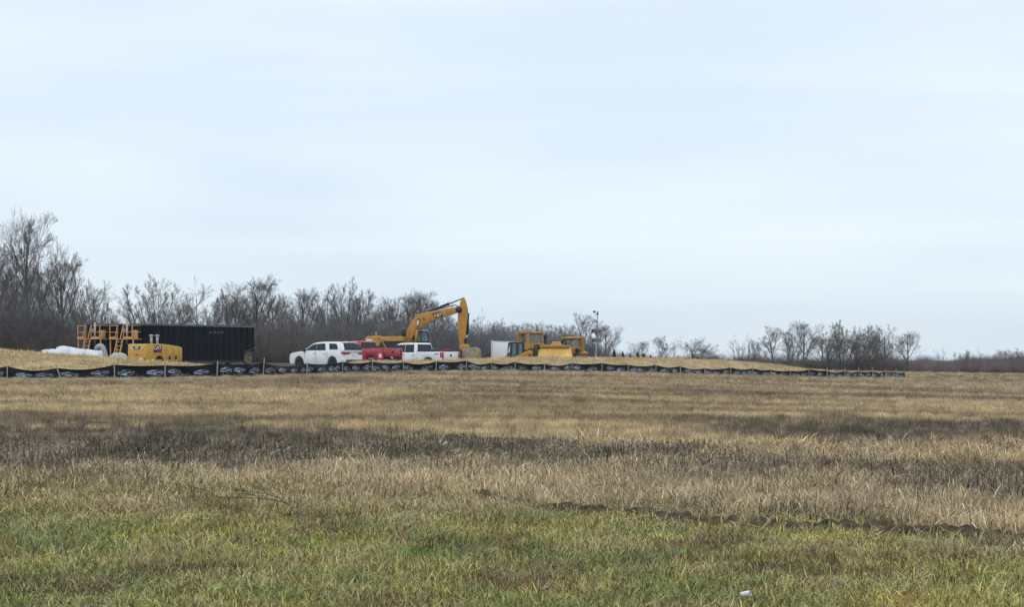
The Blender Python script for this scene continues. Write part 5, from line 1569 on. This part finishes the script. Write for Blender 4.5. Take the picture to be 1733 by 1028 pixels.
tree(1535, 558, 242, 'tall', 'narrow upright bare tree alone at the end of the tree row', None, 40, 2)
LG = 'small {} bare tree rising from the far hedgerow across the field'
GG = 'small trees in the far hedgerow'
for px, top, D, st, w in ((1594, 584, 285, 'sparse', 22), (1635, 592, 290, 'vase', 28), (1655, 588, 290, 'sparse', 26), (1697, 590, 330, 'dome', 40), (1722, 588, 330, 'dome', 45), (1745, 590, 325, 'vase', 40)):
    tree(px, top, D, st, LG, GG, w)

# small conifers beyond the mound
def conifer_mesh(seed):
    rg = random.Random(seed)
    mb = MB()
    H = 3.0
    for k in range(420):
        t = rg.uniform(.04, 1) ** .85
        z = H * t
        rmax = .85 * (1 - t) ** .9 + .03
        a = rg.uniform(0, 6.28); r = rmax * rg.uniform(.35, 1.1)
        c = Vector((math.cos(a) * r, math.sin(a) * r, z))
        d = Vector((math.cos(a), math.sin(a), rg.uniform(-.7, .1))).normalized()
        s = d.cross(Vector((0, 0, 1))).normalized()
        L = rg.uniform(.12, .26); w = rg.uniform(.05, .10)
        mb.add([c - d * L * .6 - s * w, c - d * L * .6 + s * w, c + d * L, ], [(0, 1, 2)])
        mb.add([c - d * L * .6 + Vector((0, 0, w)), c - d * L * .6 - Vector((0, 0, w)), c + d * L], [(0, 1, 2)])
    return mb.mesh('crown')
CON = [conifer_mesh(1), conifer_mesh(2)]
ctr = MB().tube((0, 0, -.1), (0, 0, 2.6), .07, .02, 6).mesh('trunk')
for px, top, D, w in ((1039.5, 592, 215, 11), (1054, 596, 220, 13), (1066, 599, 224, 11), (1079, 597, 228, 8), (1089.5, 598.5, 222, 8), (1101, 601, 226, 7)):
    g = G(px, D)
    h = EYE + (HY - top) / FPX * D - g.z
    o = empty('conifer', g, random.uniform(0, 6)); o.scale = (h / 3 * .9, h / 3 * .9, h / 3)
    tag(o, 'small dark conifer poking up behind the straw mound near the mast', 'conifer', 'small conifers behind the mound')
    mk('trunk', ctr, BARK, o); mk('crown', CON[random.randrange(2)], NEED, o)

# ------------------------------------------------------------------ brush and far woods as masses
def shrub_proto(name, seed, n, H, spread, w, m):
    rg = np.random.default_rng(seed)
    v, f, s = [], [], []
    def seg(p, q, w0, w1, c):
        d = q - p; d /= np.linalg.norm(d) + 1e-6
        a = np.cross(d, rg.normal(size=3)); a /= np.linalg.norm(a) + 1e-6
        b = np.cross(d, a)
        k = len(v)
        for t in range(3):
            o = a * math.cos(2.0944 * t) + b * math.sin(2.0944 * t)
            v.append(p + o * w0)
        for t in range(3):
            o = a * math.cos(2.0944 * t) + b * math.sin(2.0944 * t)
            v.append(q + o * w1)
        f.extend([(k, k + 1, k + 4, k + 3), (k + 1, k + 2, k + 5, k + 4), (k + 2, k, k + 3, k + 5)])
        s.extend([c] * 6)
    for i in range(n):
        a = rg.uniform(0, 6.28); r = rg.uniform(0, .5) * spread
        p = np.array([math.cos(a) * r, math.sin(a) * r, -.1])
        d = np.array([math.cos(a) * rg.uniform(0, .55), math.sin(a) * rg.uniform(0, .55), 1.0])
        L = H * rg.uniform(.55, 1.05)
        c = np.ones(3) * rg.uniform(.6, 1.3)
        wr = w
        for j in range(4):
            d = d + rg.normal(0, .16, 3); d /= np.linalg.norm(d)
            q = p + d * L / 4
            seg(p, q, wr, wr * .75, c)
            for t in range(3):
                e = q + (d * .6 + rg.normal(0, .55, 3)) * L * rg.uniform(.12, .28)
                e[2] = max(e[2], .05)
                seg(q, e, wr * .5, wr * .3, c * 1.1)
                for t2 in range(2):
                    e2 = e + (d * .4 + rg.normal(0, .6, 3)) * L * rg.uniform(.06, .16)
                    seg(e, e2, wr * .35, wr * .25, c * 1.15)
            p = q; wr *= .78
    return proto(name, v, f, s, m)

BR = [shrub_proto('brush', 20 + i, 26, 3.2, 1.5, .020, PLANT) for i in range(4)]
def band(pxs, Ds, depth, n, hts, tint, seed, jx=0):
    rg = np.random.default_rng(seed)
    px = rg.uniform(pxs[0], pxs[-1], n)
    D = np.interp(px, pxs, Ds) + rg.uniform(0, 1, n) ** 1.3 * depth
    X = (px - CX) / FPX * D
    Z = zg(X, D)
    h = np.interp(px, pxs, hts) * rg.uniform(.55, 1.12, n)
    c = np.asarray(tint)[None] * rg.uniform(.7, 1.25, n)[:, None] * (1 + rg.normal(0, .05, (n, 3)))
    return np.c_[X, D, Z], h, c
def brushmass(name, bands, label, cat, wide=1.25):
    p = np.concatenate([b[0] for b in bands]); h = np.concatenate([b[1] for b in bands]); c = np.concatenate([b[2] for b in bands])
    n = len(p); s = h / 3.2
    wd = np.clip(s * wide, .5, 3)
    scatter(name, p, np.c_[np.zeros(n), np.zeros(n), RNG.uniform(0, 6.28, n)], np.c_[wd, wd, s], RNG.integers(0, 4, n), c, BR, label, cat)
brushmass('thicket', [
    band([-200, 0, 130, 200, 430, 540, 640], [166, 166, 170, 178, 180, 190, 212], 26, 360, [6.0, 6.0, 4.4, 3.6, 4.2, 4.4, 4.6], (.15, .134, .128), 1),
    band([-200, 0, 130, 200, 430, 540, 640], [163, 163, 167, 175, 177, 186, 208], 6, 160, [2.6, 2.6, 2.2, 2.0, 2.4, 2.0, 2.0], (.14, .105, .085), 2)],
    'dense brown leafless thicket filling the ground under the bare trees behind the tanks', 'thicket')
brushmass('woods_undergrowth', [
    band([540, 640, 720, 830, 960, 1040], [205, 225, 244, 280, 322, 330], 40, 420, [5.0, 4.6, 5.0, 5.0, 5.2, 1.6], (.17, .165, .178), 3)],  # bark grey, lightened and blued so the tint itself carries distance haze
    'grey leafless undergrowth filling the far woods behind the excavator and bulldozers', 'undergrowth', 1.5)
brushmass('hedgerow', [
    band([1500, 1560, 1733, 1900, 2100], [262, 275, 285, 280, 275], 22, 380, [1.9, 1.8, 2.1, 2.2, 2.2], (.20, .148, .132), 4),
    band([1270, 1330, 1400, 1470, 1530], [226, 224, 224, 226, 236], 16, 150, [1.2, 1.4, 1.6, 2.4, 1.8], (.14, .122, .112), 5),
    band([1600, 1733, 1900], [320, 330, 330], 30, 120, [2.4, 2.7, 3], (.13, .12, .125), 8)],
    'low reddish brown leafless hedgerow across the far side of the field', 'hedge', 1.4)
brushmass('distant_treeline', [
    band([-900, 300, 866, 1100, 1300, 1600, 2600], [520, 520, 520, 480, 470, 500, 520], 60, 620, [8, 8, 7, 3.2, 3.0, 3.0, 3.4], (.11, .115, .13), 6),
    band([1040, 1120, 1200, 1290], [300, 300, 285, 270], 20, 90, [1.6, 1.7, 2.0, 2.2], (.07, .06, .058), 7)],
    'faint far treeline along the horizon beyond all the fields', 'trees', 2.2)

# dead branch lying at the edge of the sward
def fallen():
    rg = random.Random(5)
    D = ground_y(400, 868)
    g = G(395, D)
    S = []
    def lim(p, d, L, r, lv):
        n = 6
        for i in range(n):
            d = (d + Vector((rg.gauss(0, .16), rg.gauss(0, .16), rg.gauss(0, .16))) + Vector((0, 0, (.16 - p.z) * .9))).normalized()
            q = p + d * L / n
            S.append((p.copy(), q.copy(), r * (1 - .7 * i / n), r * (1 - .7 * (i + 1) / n), lv))
            p = q
            if lv < 2 and rg.random() < .75:
                a = rg.uniform(-1.1, 1.1)
                nd = (Matrix.Rotation(a, 3, 'Z') @ d + Vector((0, 0, rg.uniform(-.1, .5)))).normalized()
                lim(p, nd, L * rg.uniform(.3, .55), r * .55, lv + 1)
    lim(Vector((.75, .05, .03)), Vector((-1, .1, .28)), 1.4, .007, 0)
    lim(Vector((.70, .0, .03)), Vector((-.7, .3, .55)), .7, .006, 0)
    lim(Vector((.70, .0, .03)), Vector((.9, .2, .25)), .5, .006, 0)
    o = mk('fallen_branch', segmesh('fallen_branch', S, mat('dead_branch', (.10, .07, .055), .9), 5))
    o.location = g
    tag(o, 'thin dead branch lying along the edge of the green grass', 'branch')
fallen()

# ------------------------------------------------------------------ damp winter air
hz = MB().box((0, 650, 11.0), (3400, 2100, 38.0)).mesh('haze')
hm = bpy.data.materials.new('haze_air'); hm.use_nodes = True
ht = hm.node_tree; ht.nodes.clear()
ho = ht.nodes.new('ShaderNodeOutputMaterial'); hv = ht.nodes.new('ShaderNodeVolumePrincipled')
hv.inputs['Color'].default_value = (.93, .97, 1.0, 1); hv.inputs['Density'].default_value = 0.00018; hv.inputs['Anisotropy'].default_value = 0.2
ht.links.new(hv.outputs[0], ho.inputs['Volume'])
hob = mk('haze', hz, hm)
tag(hob, 'pale damp winter haze lying over the whole field', 'haze', kind='stuff')
